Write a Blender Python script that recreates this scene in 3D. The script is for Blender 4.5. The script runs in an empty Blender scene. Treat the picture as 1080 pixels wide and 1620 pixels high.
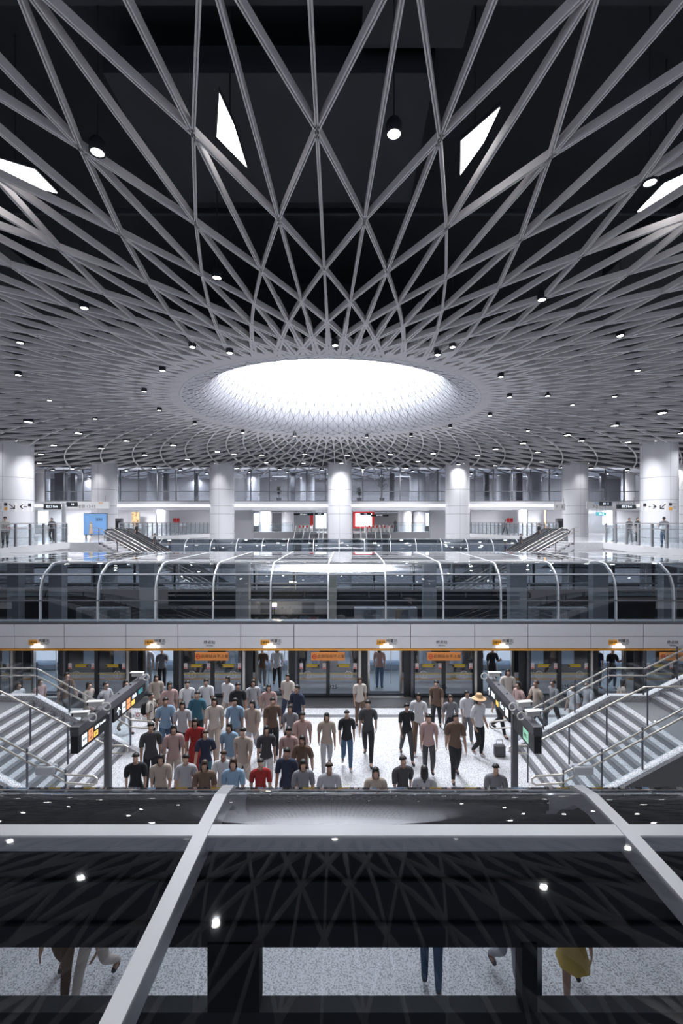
import bpy, bmesh, math, random
from mathutils import Vector, Matrix
random.seed(11)
PI = math.pi
sc = bpy.context.scene
COL = sc.collection

# ------------------------------------------------------------------ camera, world, lights, exposure
CX, CZ, F = 0.78, 1.4, 720.0          # camera position (x, z); focal length in pixels at 1080x1620
VX, VY = 550.0, 826.0                 # vanishing point of the depth axis in the photograph
cam_d = bpy.data.cameras.new('camera'); cam = bpy.data.objects.new('camera', cam_d); COL.objects.link(cam)
cam.location = (CX, 0, CZ); cam.rotation_euler = (PI / 2, 0, 0)
cam_d.sensor_fit = 'VERTICAL'; cam_d.sensor_height = 36; cam_d.lens = 16
cam_d.shift_x = -(VX - 540) / 1620; cam_d.shift_y = (VY - 810) / 1620
cam_d.clip_start = 0.05; cam_d.clip_end = 500
sc.camera = cam

world = bpy.data.worlds.new('world'); sc.world = world; world.use_nodes = True
WB = world.node_tree.nodes['Background']
WB.inputs[0].default_value = (0.70, 0.74, 0.86, 1); WB.inputs[1].default_value = 0.75
sc.view_settings.view_transform = 'Standard'; sc.view_settings.look = 'None'
sc.view_settings.gamma = 1; sc.view_settings.use_curve_mapping = False
sc.view_settings.exposure = 0.0
sc.cycles.max_bounces = 10; sc.cycles.transparent_max_bounces = 24
sc.cycles.diffuse_bounces = 4; sc.cycles.glossy_bounces = 5
sc.cycles.sample_clamp_indirect = 6; sc.cycles.blur_glossy = 0.4
sc.cycles.caustics_reflective = False; sc.cycles.caustics_refractive = False
DOWNLIGHT_W = 29.0      # every downlight in the ceiling
SKYLIGHT_E = 34.0        # emission of the oculus skylight
PANEL_E = 6.0          # glowing panels above the lattice
DC = 22.3               # depth of the oculus axis (x = 0)
ZP = -5.53              # platform floor
ZC = 6.8                # underside of the ceiling lattice

def at(px, py, d): return Vector((CX + (px - VX) * d / F, d, CZ - (py - VY) * d / F))
def atz(px, py, z):
    d = (CZ - z) * F / (py - VY); return at(px, py, d)
def dz(y, d): return CZ - (y - VY) * d / F

# ------------------------------------------------------------------ materials
MATS = {}
def mat(name, col=(.5, .5, .5), rough=.5, metal=0, emit=0, noise=None, spec=.5, bump=0):
    if name in MATS: return MATS[name]
    m = bpy.data.materials.new(name); m.use_nodes = True
    nt = m.node_tree; b = nt.nodes['Principled BSDF']
    b.inputs['Base Color'].default_value = (*col, 1); b.inputs['Roughness'].default_value = rough
    b.inputs['Metallic'].default_value = metal; b.inputs['Specular IOR Level'].default_value = spec
    if emit:
        b.inputs['Emission Color'].default_value = (*col, 1); b.inputs['Emission Strength'].default_value = emit
    if noise:
        sc_, amt = noise[0], noise[1]
        n = nt.nodes.new('ShaderNodeTexNoise'); n.inputs['Scale'].default_value = sc_; n.inputs['Detail'].default_value = 4
        t = nt.nodes.new('ShaderNodeTexCoord'); nt.links.new(t.outputs['Object'], n.inputs['Vector'])
        r = nt.nodes.new('ShaderNodeValToRGB'); nt.links.new(n.outputs['Fac'], r.inputs[0])
        lo, hi = (noise[2], noise[3]) if len(noise) > 2 else (.35, .65)
        r.color_ramp.elements[0].position = lo; r.color_ramp.elements[1].position = hi
        r.color_ramp.elements[0].color = (*[max(0, c * (1 - amt)) for c in col], 1)
        r.color_ramp.elements[1].color = (*[min(1, c * (1 + amt * .3)) for c in col], 1)
        nt.links.new(r.outputs[0], b.inputs['Base Color'])
        if bump:
            bp = nt.nodes.new('ShaderNodeBump'); bp.inputs['Strength'].default_value = bump
            nt.links.new(n.outputs['Fac'], bp.inputs['Height']); nt.links.new(bp.outputs[0], b.inputs['Normal'])
    MATS[name] = m; return m

def glass(name, tint, k=1.5, rough=0.02, refl=(1, 1, 1)):
    m = bpy.data.materials.new(name); m.use_nodes = True; nt = m.node_tree
    nt.nodes.remove(nt.nodes['Principled BSDF']); out = nt.nodes['Material Output']
    tr = nt.nodes.new('ShaderNodeBsdfTransparent'); tr.inputs[0].default_value = (*tint, 1)
    gl = nt.nodes.new('ShaderNodeBsdfGlossy'); gl.inputs['Roughness'].default_value = rough; gl.inputs['Color'].default_value = (*refl, 1)
    lw_ = nt.nodes.new('ShaderNodeLayerWeight'); lw_.inputs[0].default_value = .5
    pw_ = nt.nodes.new('ShaderNodeMath'); pw_.operation = 'POWER'; pw_.inputs[1].default_value = 4.5
    fr = nt.nodes.new('ShaderNodeMath'); fr.operation = 'MULTIPLY_ADD'; fr.inputs[1].default_value = .93; fr.inputs[2].default_value = .045
    nt.links.new(lw_.outputs['Facing'], pw_.inputs[0]); nt.links.new(pw_.outputs[0], fr.inputs[0])
    mu = nt.nodes.new('ShaderNodeMath'); mu.operation = 'MULTIPLY'; mu.use_clamp = True; mu.inputs[1].default_value = k
    mx = nt.nodes.new('ShaderNodeMixShader')
    nt.links.new(fr.outputs[0], mu.inputs[0]); nt.links.new(mu.outputs[0], mx.inputs[0])
    nt.links.new(tr.outputs[0], mx.inputs[1]); nt.links.new(gl.outputs[0], mx.inputs[2]); nt.links.new(mx.outputs[0], out.inputs[0])
    MATS[name] = m; return m

M_lat = mat('lattice_aluminium', (.72, .69, .70), .45)
M_fun = mat('funnel_white', (.78, .77, .80), .55)
M_seam = mat('funnel_seam', (.10, .10, .12), .6)
M_plen = mat('plenum_navy', (.006, .010, .017), .8, noise=(.4, .5))
M_duct = mat('duct_dark', (.014, .019, .027), .6)
M_sky = mat('skylight_glow', (.90, .95, 1.0), .5, emit=SKYLIGHT_E)
M_pan = mat('panel_glow', (1, .98, .96), .5, emit=PANEL_E)
M_bulb = mat('downlight_glow', (1, .98, .95), .5, emit=14)
M_strip = mat('strip_glow', (.95, .97, 1), .5, emit=4)
M_black = mat('black_metal', (.015, .018, .022), .4)
M_white = mat('white_panel', (.74, .74, .77), .25)
M_colm = mat('column_enamel', (.76, .76, .80), .16, spec=.6)
M_joint = mat('panel_joint', (.12, .12, .13), .6)
M_rib = mat('rib_aluminium', (.66, .67, .70), .36, metal=.3)
M_frame = mat('frame_grey', (.16, .165, .18), .4, metal=.4)
M_dark = mat('dark_concrete', (.022, .028, .034), .7, noise=(1.5, .4))
M_darker = mat('dark_interior', (.008, .010, .013), .8)
M_grey = mat('grey_box', (.30, .30, .32), .6)
M_orange = mat('orange_trim', (.78, .36, .05), .4)
M_sign = mat('orange_sign', (.66, .24, .06), .5, emit=.12)
M_yel = mat('yellow_sticker', (.50, .34, .03), .5)
M_red = mat('red_sticker', (.60, .03, .03), .5)
M_steel = mat('brushed_steel', (.62, .58, .54), .28, metal=.9)
M_post = mat('post_steel', (.13, .13, .15), .35, metal=.7)
M_pole = mat('pole_paint', (.10, .10, .115), .5)
M_train = mat('train_white', (.70, .71, .73), .3)
M_trainin = mat('train_interior', (.62, .70, .80), .5)
M_stone = mat('white_terrazzo', (.54, .54, .57), .45, noise=(42, .55, .40, .52))
M_treadd = mat('grey_granite', (.15, .15, .165), .5, noise=(40, .35, .4, .6))
M_riser = mat('riser_granite', (.17, .17, .18), .6)
M_conc = mat('concourse_floor', (.62, .62, .65), .12, noise=(8, .1))
M_lens = mat('white_plastic', (.80, .79, .78), .4)
M_blueb = mat('blue_billboard', (.16, .32, .60), .5, emit=.25)
M_led = mat('led_white', (.85, .92, 1), .5, emit=1.3)
M_ledo = mat('led_orange', (.85, .36, .16), .5, emit=.7)
M_ledy = mat('led_yellow', (.95, .62, .12), .5, emit=.7)
M_ledb = mat('led_teal', (.10, .40, .45), .5, emit=.6)
M_ledg = mat('led_green', (.30, .62, .45), .5, emit=.6)
M_plant = mat('plant_green', (.06, .10, .05), .7)
M_pot = mat('pot_grey', (.08, .08, .09), .6)
M_ink = mat('sign_ink', (.02, .02, .025), .6)
M_inkr = mat('sign_red_ink', (.55, .02, .02), .6)
G_tube = glass('tube_glass', (.48, .52, .56), 2.0, .012)
G_near = glass('near_tube_glass', (.66, .68, .70), 1.0, .02)
G_psd = glass('screen_door_glass', (.86, .89, .92), 1.3, .01)
G_rail = glass('balustrade_glass', (.86, .90, .92), 1.2, .01)
G_win = glass('window_glass', (.62, .64, .68), 1.8, .015)

# ------------------------------------------------------------------ mesh helpers
class MB:
    def __init__(s): s.v = []; s.f = []
    def add(s, vs, fs):
        n = len(s.v); s.v += [tuple(v) for v in vs]; s.f += [tuple(i + n for i in f) for f in fs]; return s
    def box(s, x0, x1, y0, y1, z0, z1):
        return s.add([(x0,y0,z0),(x1,y0,z0),(x1,y1,z0),(x0,y1,z0),(x0,y0,z1),(x1,y0,z1),(x1,y1,z1),(x0,y1,z1)],
                     [(0,3,2,1),(4,5,6,7),(0,1,5,4),(1,2,6,5),(2,3,7,6),(3,0,4,7)])
    def beam(s, a, b, w, h, up=(0, 0, 1), off=0.0):
        a = Vector(a); b = Vector(b); t = (b - a).normalized(); up = Vector(up)
        x = t.cross(up).normalized(); u = x.cross(t).normalized()
        P = [(-w/2, -h/2 + off), (w/2, -h/2 + off), (w/2, h/2 + off), (-w/2, h/2 + off)]
        vs = [p + x * i + u * j for p in (a, b) for i, j in P]
        return s.add(vs, [(0,1,2,3),(7,6,5,4),(0,4,5,1),(1,5,6,2),(2,6,7,3),(3,7,4,0)])
    def tube(s, pts, r, n=8, closed=False):
        pts = [Vector(p) for p in pts]; rings = []
        N = len(pts); prev = None
        for i, p in enumerate(pts):
            if closed: t = pts[(i+1) % N] - pts[i-1]
            else: t = pts[min(i+1, N-1)] - pts[max(i-1, 0)]
            t.normalize()
            up = Vector((0,0,1)) if abs(t.z) < .95 else Vector((0,1,0))
            if prev is None: x = t.cross(up).normalized()
            else:
                x = (prev - t * prev.dot(t)).normalized()
            prev = x; y = t.cross(x)
            rr = r[i] if isinstance(r, (list, tuple)) else r
            rings.append([p + x * rr * math.cos(2*PI*k/n) + y * rr * math.sin(2*PI*k/n) for k in range(n)])
        vs = [v for R in rings for v in R]; fs = []
        for i in range(N if closed else N - 1):
            j = (i + 1) % N
            for k in range(n):
                k2 = (k + 1) % n; fs.append((i*n+k, i*n+k2, j*n+k2, j*n+k))
        if not closed: fs += [tuple(range(n))[::-1], tuple((N-1)*n + k for k in range(n))]
        return s.add(vs, fs)
    def lathe(s, prof, n=32, c=(0, 0, 0), a0=0, a1=2*PI, cap=False):
        full = abs(a1 - a0 - 2*PI) < 1e-6; m = n if full else n + 1
        vs = [(c[0] + r*math.cos(a0 + (a1-a0)*k/n), c[1] + r*math.sin(a0 + (a1-a0)*k/n), c[2] + z) for r, z in prof for k in range(m)]
        fs = []
        for i in range(len(prof) - 1):
            for k in range(n):
                k2 = (k + 1) % m; fs.append((i*m+k, i*m+k2, (i+1)*m+k2, (i+1)*m+k))
        if cap: fs += [tuple(range(m))[::-1], tuple((len(prof)-1)*m + k for k in range(m))]
        return s.add(vs, fs)
    def disc(s, c, r, n=20, nz=1, ry=None):
        ry = ry or r
        vs = [(c[0] + r*math.cos(2*PI*k/n), c[1] + ry*math.sin(2*PI*k/n), c[2]) for k in range(n)]
        return s.add(vs, [tuple(range(n)) if nz > 0 else tuple(range(n))[::-1]])
    def prism(s, poly, z0, z1):
        n = len(poly); vs = [(x, y, z0) for x, y in poly] + [(x, y, z1) for x, y in poly]
        return s.add(vs, [tuple(range(n))[::-1], tuple(range(n, 2*n))] + [(i, (i+1) % n, n + (i+1) % n, n + i) for i in range(n)])
    def prism_y(s, poly, y0, y1):        # poly of (x,z)
        n = len(poly); vs = [(x, y0, z) for x, z in poly] + [(x, y1, z) for x, z in poly]
        return s.add(vs, [tuple(range(n)), tuple(range(n, 2*n))[::-1]] + [(i, n + i, n + (i+1) % n, (i+1) % n) for i in range(n)])
    def prism_x(s, poly, x0, x1):        # poly of (y,z)
        n = len(poly); vs = [(x0, y, z) for y, z in poly] + [(x1, y, z) for y, z in poly]
        return s.add(vs, [tuple(range(n)), tuple(range(n, 2*n))[::-1]] + [(i, n + i, n + (i+1) % n, (i+1) % n) for i in range(n)])
    def build(s, name, m, parent=None, smooth=False, loc=(0, 0, 0), rot=(0, 0, 0), bevel=0):
        me = bpy.data.meshes.new(name); me.from_pydata(s.v, [], s.f); me.materials.append(m); me.validate(); me.update()
        if bevel or True:
            bm = bmesh.new(); bm.from_mesh(me); bmesh.ops.recalc_face_normals(bm, faces=bm.faces)
            if bevel: bmesh.ops.bevel(bm, geom=list(bm.edges), offset=bevel, segments=1, affect='EDGES')
            bm.to_mesh(me); bm.free()
        o = bpy.data.objects.new(name, me); COL.objects.link(o); o.location = loc; o.rotation_euler = rot
        if parent: o.parent = parent
        if smooth:
            for p in me.polygons: p.use_smooth = True
            try: me.set_sharp_from_angle(angle=math.radians(38))
            except Exception: pass
        return o

def thing(name, label, cat, loc=(0, 0, 0), rz=0, group=None, kind=None):
    o = bpy.data.objects.new(name, None); COL.objects.link(o); o.location = loc; o.rotation_euler = (0, 0, rz)
    o.empty_display_size = .1
    return tag(o, label, cat, group, kind)
def tag(o, label=None, cat=None, group=None, kind=None):
    if label: o['label'] = label
    if cat: o['category'] = cat
    if group: o['group'] = group
    if kind: o['kind'] = kind
    return o
def struct(o): o['kind'] = 'structure'; return o
def text(s, size, m, parent, loc, rot=(PI/2, 0, 0), name='lettering', ext=.002, align='CENTER', sx=1):
    c = bpy.data.curves.new(name, 'FONT'); c.body = s; c.size = size; c.extrude = ext; c.align_x = align; c.align_y = 'CENTER'
    c.materials.append(m); o = bpy.data.objects.new(name, c); COL.objects.link(o); o.location = loc; o.rotation_euler = rot
    dg = bpy.context.evaluated_depsgraph_get(); me = bpy.data.meshes.new_from_object(o.evaluated_get(dg))
    bpy.data.objects.remove(o); o = bpy.data.objects.new(name, me); COL.objects.link(o); o.location = loc; o.rotation_euler = rot
    o.scale = (sx, 1, 1)
    if parent: o.parent = parent
    return o
def copy_tree(o, parent=None):
    c = o.copy(); COL.objects.link(c); c.parent = parent
    for ch in o.children: copy_tree(ch, c)
    return c

# ------------------------------------------------------------------ ceiling lattice
ND = 116                      # radial lines
DEL = 2 * PI / ND
PH = .022
PROF = [(4.15, 12.2), (4.2, 10.6), (4.3, 9.4), (4.6, 8.1), (5.0, 7.2), (5.4, 6.55), (5.9, 6.0), (6.35, 5.72), (6.8, 5.62), (7.7, 5.56), (8.7, 5.5), (9.8, 5.46), (11.1, 5.42), (12.5, 5.4), (80, 5.4)]
def zr(r):
    for (a, ha), (b, hb) in zip(PROF, PROF[1:]):
        if r <= b: return CZ + ha + (hb - ha) * (r - a) / (b - a)
    return CZ + 5.4
def pt(r, th): return Vector((r * math.sin(th), DC - r * math.cos(th), zr(r)))
RR = [16.0 * .885 ** k for k in range(-9, 8)]        # rows of nodes, outside to inside
def inside(p): return abs(p.x) < 40 and -2.5 < p.y < 66
def member(mb, a, b, w, dep, groove):
    t = (b - a).normalized(); ra = Vector((a.x, a.y - DC, 0)); 
    n = Vector((0, 0, 1))
    e = .04 * (b - a).length; 
    x = t.cross(n).normalized(); u = x.cross(t).normalized()
    if u.z < 0: u = -u
    if groove:
        g = .008 if w < .1 else .018
        P = [(-w/2, 0), (-g, 0), (-g, .035), (g, .035), (g, 0), (w/2, 0), (w/2, dep), (-w/2, dep)]
    else: P = [(-w/2, 0), (w/2, 0), (w/2, dep), (-w/2, dep)]
    k = len(P)
    vs = [p + x * i + u * j for p in (a, b) for i, j in P]
    fs = [tuple(range(k))[::-1], tuple(range(k, 2*k))] + [(i, (i+1) % k, k + (i+1) % k, k + i) for i in range(k)]
    mb.add(vs, fs)
mb = MB()
for i in range(len(RR) - 1):
    r0, r1 = RR[i], RR[i+1]
    for j in range(ND):
        node = (j + i) % 2 == 1     # nodes on row i at radials j with even parity
        th = PH + j * DEL
        w = .054 + .0095 * max(0, 12.5 - r0) ** 2
        if r0 > 26: w = .075
        dep = .135 if r0 > 12 else .16 if r0 > 8 else .10
        a = pt(r0, th); b = pt(r1, th)
        if not (inside(a) or inside(b)): continue
        gr = (a - Vector((CX, 0, CZ))).length < 16
        member(mb, a, b, w, dep, gr)                        # radial
        if node:
            for s in (-1, 1):
                b2 = pt(r1, th + s * DEL); member(mb, a, b2, w, dep * .97, gr)
o = mb.build('ceiling', M_lat); struct(o)
# white funnel of the oculus below the skylight
mb = MB()
prof = []
rs = [(5.72 + .0, None)]
pr = [(7.02, zr(7.02) - .014), (6.8, zr(6.8) - .016), (6.55, zr(6.55) - .012), (6.35, zr(6.35) - .012)] + [(r, CZ + h) for r, h in reversed(PROF) if r < 6.2]
pr = [(r, z) for r, z in pr if r < 8]
# refine by Catmull-like subdivision
fine = []
for a, b in zip(pr, pr[1:]):
    for k in range(4): fine.append((a[0] + (b[0]-a[0])*k/4, a[1] + (b[1]-a[1])*k/4))
fine.append(pr[-1])
for _ in range(3):
    fine = [fine[0]] + [((fine[i-1][0] + 2*fine[i][0] + fine[i+1][0])/4, (fine[i-1][1] + 2*fine[i][1] + fine[i+1][1])/4) for i in range(1, len(fine)-1)] + [fine[-1]]
mb.lathe(fine, 116, (0, DC, 0))
fun = mb.build('trim_1', M_fun, smooth=True); struct(fun)
fun.modifiers.new('s', 'SOLIDIFY').thickness = -.05
# thin triangulated seams on the funnel wall
def zf(r):
    for (a, za), (b, zb) in zip(fine, fine[1:]):
        if b <= r <= a: return za + (zb - za) * (r - a) / (b - a) if a != b else za
    return fine[-1][1]
mb = MB()
rows = [6.95, 6.62, 6.3, 6.0, 5.66, 5.36, 5.1, 4.86, 4.66, 4.5, 4.38]
def fpt(r, th): return Vector((r * .995 * math.sin(th), DC - r * .995 * math.cos(th), zf(r) - .004))
for i in range(len(rows) - 1):
    for j in range(ND):
        th = PH + j * DEL
        w = .012
        a = fpt(rows[i], th)
        n = Vector((-math.sin(th), math.cos(th), 0))
        mb.beam(a, fpt(rows[i+1], th), w, .006, up=n)
        if (i + j) % 2 == 0:
            for s in (-1, 1): mb.beam(a, fpt(rows[i+1], th + s*DEL), w, .006, up=n)
struct(mb.build('trim_2', M_seam))
mb = MB(); mb.lathe([(4.3, CZ + 12.1), (0.01, CZ + 12.5)], 64, (0, DC, 0))
tag(mb.build('skylight', M_sky), 'round glowing white skylight at the top of the ceiling oculus', 'skylight')
# plenum slab with a hole for the oculus, and dark ducts hung under it
mb = MB(); N = 48
ring = [(6.6*math.cos(2*PI*k/N), DC + 6.6*math.sin(2*PI*k/N)) for k in range(N)]
def sq(x, y):
    a = math.atan2(y, x); c, s = math.cos(a), math.sin(a); k = min(46/abs(c) if abs(c) > 1e-6 else 1e9, 46/abs(s) if abs(s) > 1e-6 else 1e9); return (k*c, DC + k*s)
outr = [sq(math.cos(2*PI*k/N), math.sin(2*PI*k/N)) for k in range(N)]
for k in range(N):
    k2 = (k+1) % N
    mb.prism([ring[k], outr[k], outr[k2], ring[k2]], 9.6, 9.9)
struct(mb.build('ceiling', M_plen))
mb = MB(); mb.lathe([(6.6, 7.75), (6.6, 9.7), (6.7, 9.7), (6.7, 7.75)], 64, (0, DC, 0)); struct(mb.build('trim_3', M_plen))
mb = MB(); mb.lathe([(.01, 14.25), (6.7, 14.2), (6.7, 9.7)], 64, (0, DC, 0)); struct(mb.build('trim_4', M_plen))
for k, (x0, x1, y0, y1, zz, nm, lb) in enumerate([
    (-12, 12, 3.0, 3.35, 9.1, 'duct', 'dark cable tray crossing above the lattice at the top of the view'),
    (-3.2, 2.2, 7.4, 10.4, 8.7, 'duct', 'broad dark duct above the lattice in front of the oculus'),
    (1.0, 2.6, 2.2, 7.2, 8.9, 'duct', 'dark duct running away from the viewer right of centre above the lattice'),
    (-16, 16, 6.4, 6.52, 8.8, 'pipe', 'thin dark pipe crossing above the lattice behind the glowing panels'),
    (-9, -8.5, -1, 14, 8.9, 'duct', 'dark duct running away from the viewer left of the glowing panels'),
    (8.6, 9.2, -1, 14, 8.9, 'duct', 'dark duct running away from the viewer right of the glowing panels'),
    (-16, 16, 10.9, 11.0, 8.8, 'pipe', 'thin dark pipe crossing above the lattice nearest the oculus')]):
    mb = MB(); mb.box(x0, x1, y0, y1, zz, zz + (.45 if nm == 'duct' else .12)); tag(mb.build(nm, M_duct), lb, nm)

# ------------------------------------------------------------------ glowing panels between the lattice members
panels = [([(0, 238), (0, 262), (60, 298), (90, 306), (55, 270)], 'leftmost glowing white kite panel above the ceiling lattice'),
          ([(347, 150), (343, 217), (390, 265), (370, 200)], 'tall glowing white kite panel left of the centre above the lattice'),
          ([(790, 172), (729, 225), (728, 277), (765, 225)], 'tall glowing white kite panel right of the centre above the lattice'),
          ([(1080, 278), (1050, 292), (1008, 336), (1080, 306)], 'rightmost glowing white kite panel above the ceiling lattice')]
for poly, lb in panels:
    ps = [atz(x, y, 7.25) for x, y in poly]
    if poly[0][0] == 0: ps = [p + Vector((-.5, 0, 0)) if poly[k][0] == 0 else p for k, p in enumerate(ps)]
    t = thing('light_panel', lb, 'light', (sum(p.x for p in ps)/len(ps), sum(p.y for p in ps)/len(ps), 7.25), 0, 'glowing kite panels above the lattice')
    L = [(p.x - t.location.x, p.y - t.location.y) for p in ps]
    MB().prism(L, 0, .02).build('diffuser', M_pan, t); MB().prism([(x*1.06, y*1.06) for x, y in L], .021, .09).build('frame', M_duct, t); MB().tube([(0, 0, .09), (0, 0, 2.36)], .015, 6).build('hanger', M_duct, t)

# ------------------------------------------------------------------ downlights
near = [(154,242),(623,213),(343,440),(133,488),(1028,290),(857,475),(32,543),(981,532),(1008,587),(972,628),(866,627),(29,594),(78,634),(363,559),(530,547),(692,562),(257,587),(228,620)]
mid = [(252,650),(308,671),(384,685),(466,690),(580,692),(650,690),(712,677),(775,658),(806,629),(792,597),(150,663),(905,641),(835,682)]
wide = [(45,668),(124,686),(200,698),(274,705),(344,715),(85,705),(160,710),(229,720),(296,727),(1047,654),(972,674),(897,689),(827,702),(919,698),(1078,686),(993,700),(850,716),(784,711),(755,721),(65,719)]
far = [(370,719),(414,720),(482,719),(549,720),(617,719),(685,718),(421,732),(480,733),(540,733),(600,732),(661,730),(375,741),(442,743),(509,744),(574,743),(642,741),(725,735),(395,748),(455,748),(519,750),(603,753),(653,746),(857,731),(783,737),(820,741),(890,740),(935,741),(960,750),(992,744),(244,741),(285,744),(327,750),(200,745),(151,744),(114,742),(83,744),(62,733),(1062,740),(140,757),(310,757),(880,752),(745,750),(100,752)]
def make_downlight(r):
    t = bpy.data.objects.new('downlight', None); COL.objects.link(t)
    MB().lathe([(r, 0), (r*1.25, 0), (r*1.25, .14), (r*.9, .2), (.01, .2)], 20).build('housing', M_duct, t, smooth=True)
    MB().disc((0, 0, .012), r, 20, -1).build('diffuser', M_bulb, t)
    MB().tube([(0, 0, .2), (0, 0, 2.9)], .012, 6).build('stem', M_duct, t)
    return t
protoA, protoB = make_downlight(.09), make_downlight(.19)
used = set(); idx = 0
la = bpy.data.lights.new('lamp', 'AREA'); la.shape = 'DISK'; la.size = .13; la.energy = DOWNLIGHT_W; la.color = (.95, .97, 1.0); la.spread = math.radians(150)
lb_ = la.copy(); lb_.energy = DOWNLIGHT_W * 2.9; lb_.size = .3
allpos = [(p, 'A', 'n') for p in near] + [(p, 'A', 'm') for p in mid] + [(p, 'B', 'w') for p in wide] + [(p, 'B', 'f') for p in far]
def side(x): return 'far left' if x < 200 else 'left' if x < 430 else 'centre' if x < 640 else 'right' if x < 880 else 'far right'
seen = {}
for n_, ((x, y), kd, zone) in enumerate(allpos):
    p = atz(x, y, ZC - (.03 if kd == 'A' else .06))
    pr_ = protoA if kd == 'A' else protoB
    if kd in used: t = copy_tree(pr_)
    else: t = pr_; used.add(kd)
    t.location = p
    if zone in 'nm':
        lb = 'small round downlight in the lattice, %s, %s' % (side(x),
             {'n': 'above the level of the oculus' if y < 560 else 'beside the oculus', 'm': 'around the oculus rim'}[zone])
    elif zone == 'w': lb = 'large bright downlight among the columns, %s of view' % side(x)
    else: lb = 'small bright downlight over the far concourse, %s of view' % side(x)
    seen[lb] = seen.get(lb, 0) + 1
    t['category'] = 'downlight'
    t['label'] = lb
    t['group'] = {'n': 'downlights nearer than the oculus', 'm': 'downlights around the oculus', 'w': 'large downlights beyond the oculus', 'f': 'downlights over the far concourse'}[zone] + ', ' + side(x)
    if min(math.hypot(p.x - c*11.39, p.y - 44.1) for c in range(-3, 4)) > 2.6:
        l = bpy.data.objects.new('lamp', la if kd == 'A' else lb_); COL.objects.link(l); l.parent = t; l.location = (0, 0, -.06)
# extra downlights added to light the hall, mostly overhead and beside the frame
for (x, y) in [(-14, 4), (-7, 3), (0, 2.5), (7, 3), (14, 4), (-18, 12), (18, 12), (-10, 9), (10, 9), (-4, 14), (4, 14), (-24, 20), (24, 20), (-24, 30), (24, 30), (-28, 40), (28, 40)]:
    t = copy_tree(protoA); t.location = (x, y, ZC - .03); t['category'] = 'downlight'
    t['label'] = 'extra small round downlight added under the ceiling lattice'; t['group'] = 'extra downlights added under the lattice'
    l = bpy.data.objects.new('lamp', la); COL.objects.link(l); l.parent = t; l.location = (0, 0, -.06)

# ------------------------------------------------------------------ floors
MB().box(-26, 26, 3.9, 18.0, ZP - .3, ZP).build('floor', M_stone)['kind'] = 'structure'
mb = MB(); mb.box(-26, 26, 16.15, 16.38, ZP, ZP + .006); struct(mb.build('trim_5', M_treadd))
mb = MB(); mb.box(-26, 26, 16.95, 18.0, ZP, ZP + .008); struct(mb.build('trim_6', mat('edge_rubber', (.06, .06, .065), .5)))
mb = MB()
for x in (-9.2, -.95, 7.0): mb.box(x - .012, x + .012, 3.9, 16.1, ZP, ZP + .004)
struct(mb.build('trim_7', M_joint))
MB().box(-40, 40, -8, 3.9, ZP - 1.6, ZP - 1.3).build('floor', M_darker)['kind'] = 'structure'
MB().box(-40, 40, 18.0, 27, ZP - 1.6, ZP - 1.3).build('floor', M_darker)['kind'] = 'structure'
MB().box(-40, 40, 26.8, 40, ZP - .3, ZP).build('floor', M_stone)['kind'] = 'structure'
MB().box(-40, 40, 40, 60, ZP - 1.6, ZP - 1.3).build('floor', M_darker)['kind'] = 'structure'

# ------------------------------------------------------------------ glass tubes over the tracks
T = CZ - 1.65
def profile(f0, b0, base, top=0):
    # cross-section (y, z) from the front base over the crest to the back base
    fr = [(f0, base), (f0, CZ - 3.09), (f0 + .06, CZ - 2.5), (f0 + .27, CZ - 2.08), (f0 + .55, CZ - 1.87), (f0 + .9, CZ - 1.685)]
    fr = [(y, z + top) if z > CZ - 3 else (y, z) for y, z in fr]
    bk = [(b0 - (y - f0), z) for y, z in reversed(fr)]
    md = [(f0 + .9 + (b0 - f0 - 1.8) * k / 6, T + top - .02 + .02 * math.sin(PI * k / 6)) for k in range(1, 6)]
    return fr + md + bk
def smooth_prof(p, n=3):
    out = []
    for i in range(len(p) - 1):
        p0, p1, p2, p3 = p[max(i-1, 0)], p[i], p[i+1], p[min(i+2, len(p)-1)]
        for k in range(n):
            t = k / n
            out.append(tuple(.5*((2*p1[c]) + (-p0[c]+p2[c])*t + (2*p0[c]-5*p1[c]+4*p2[c]-p3[c])*t*t + (-p0[c]+3*p1[c]-3*p2[c]+p3[c])*t**3) for c in (0, 1)))
    return out + [p[-1]]
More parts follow.
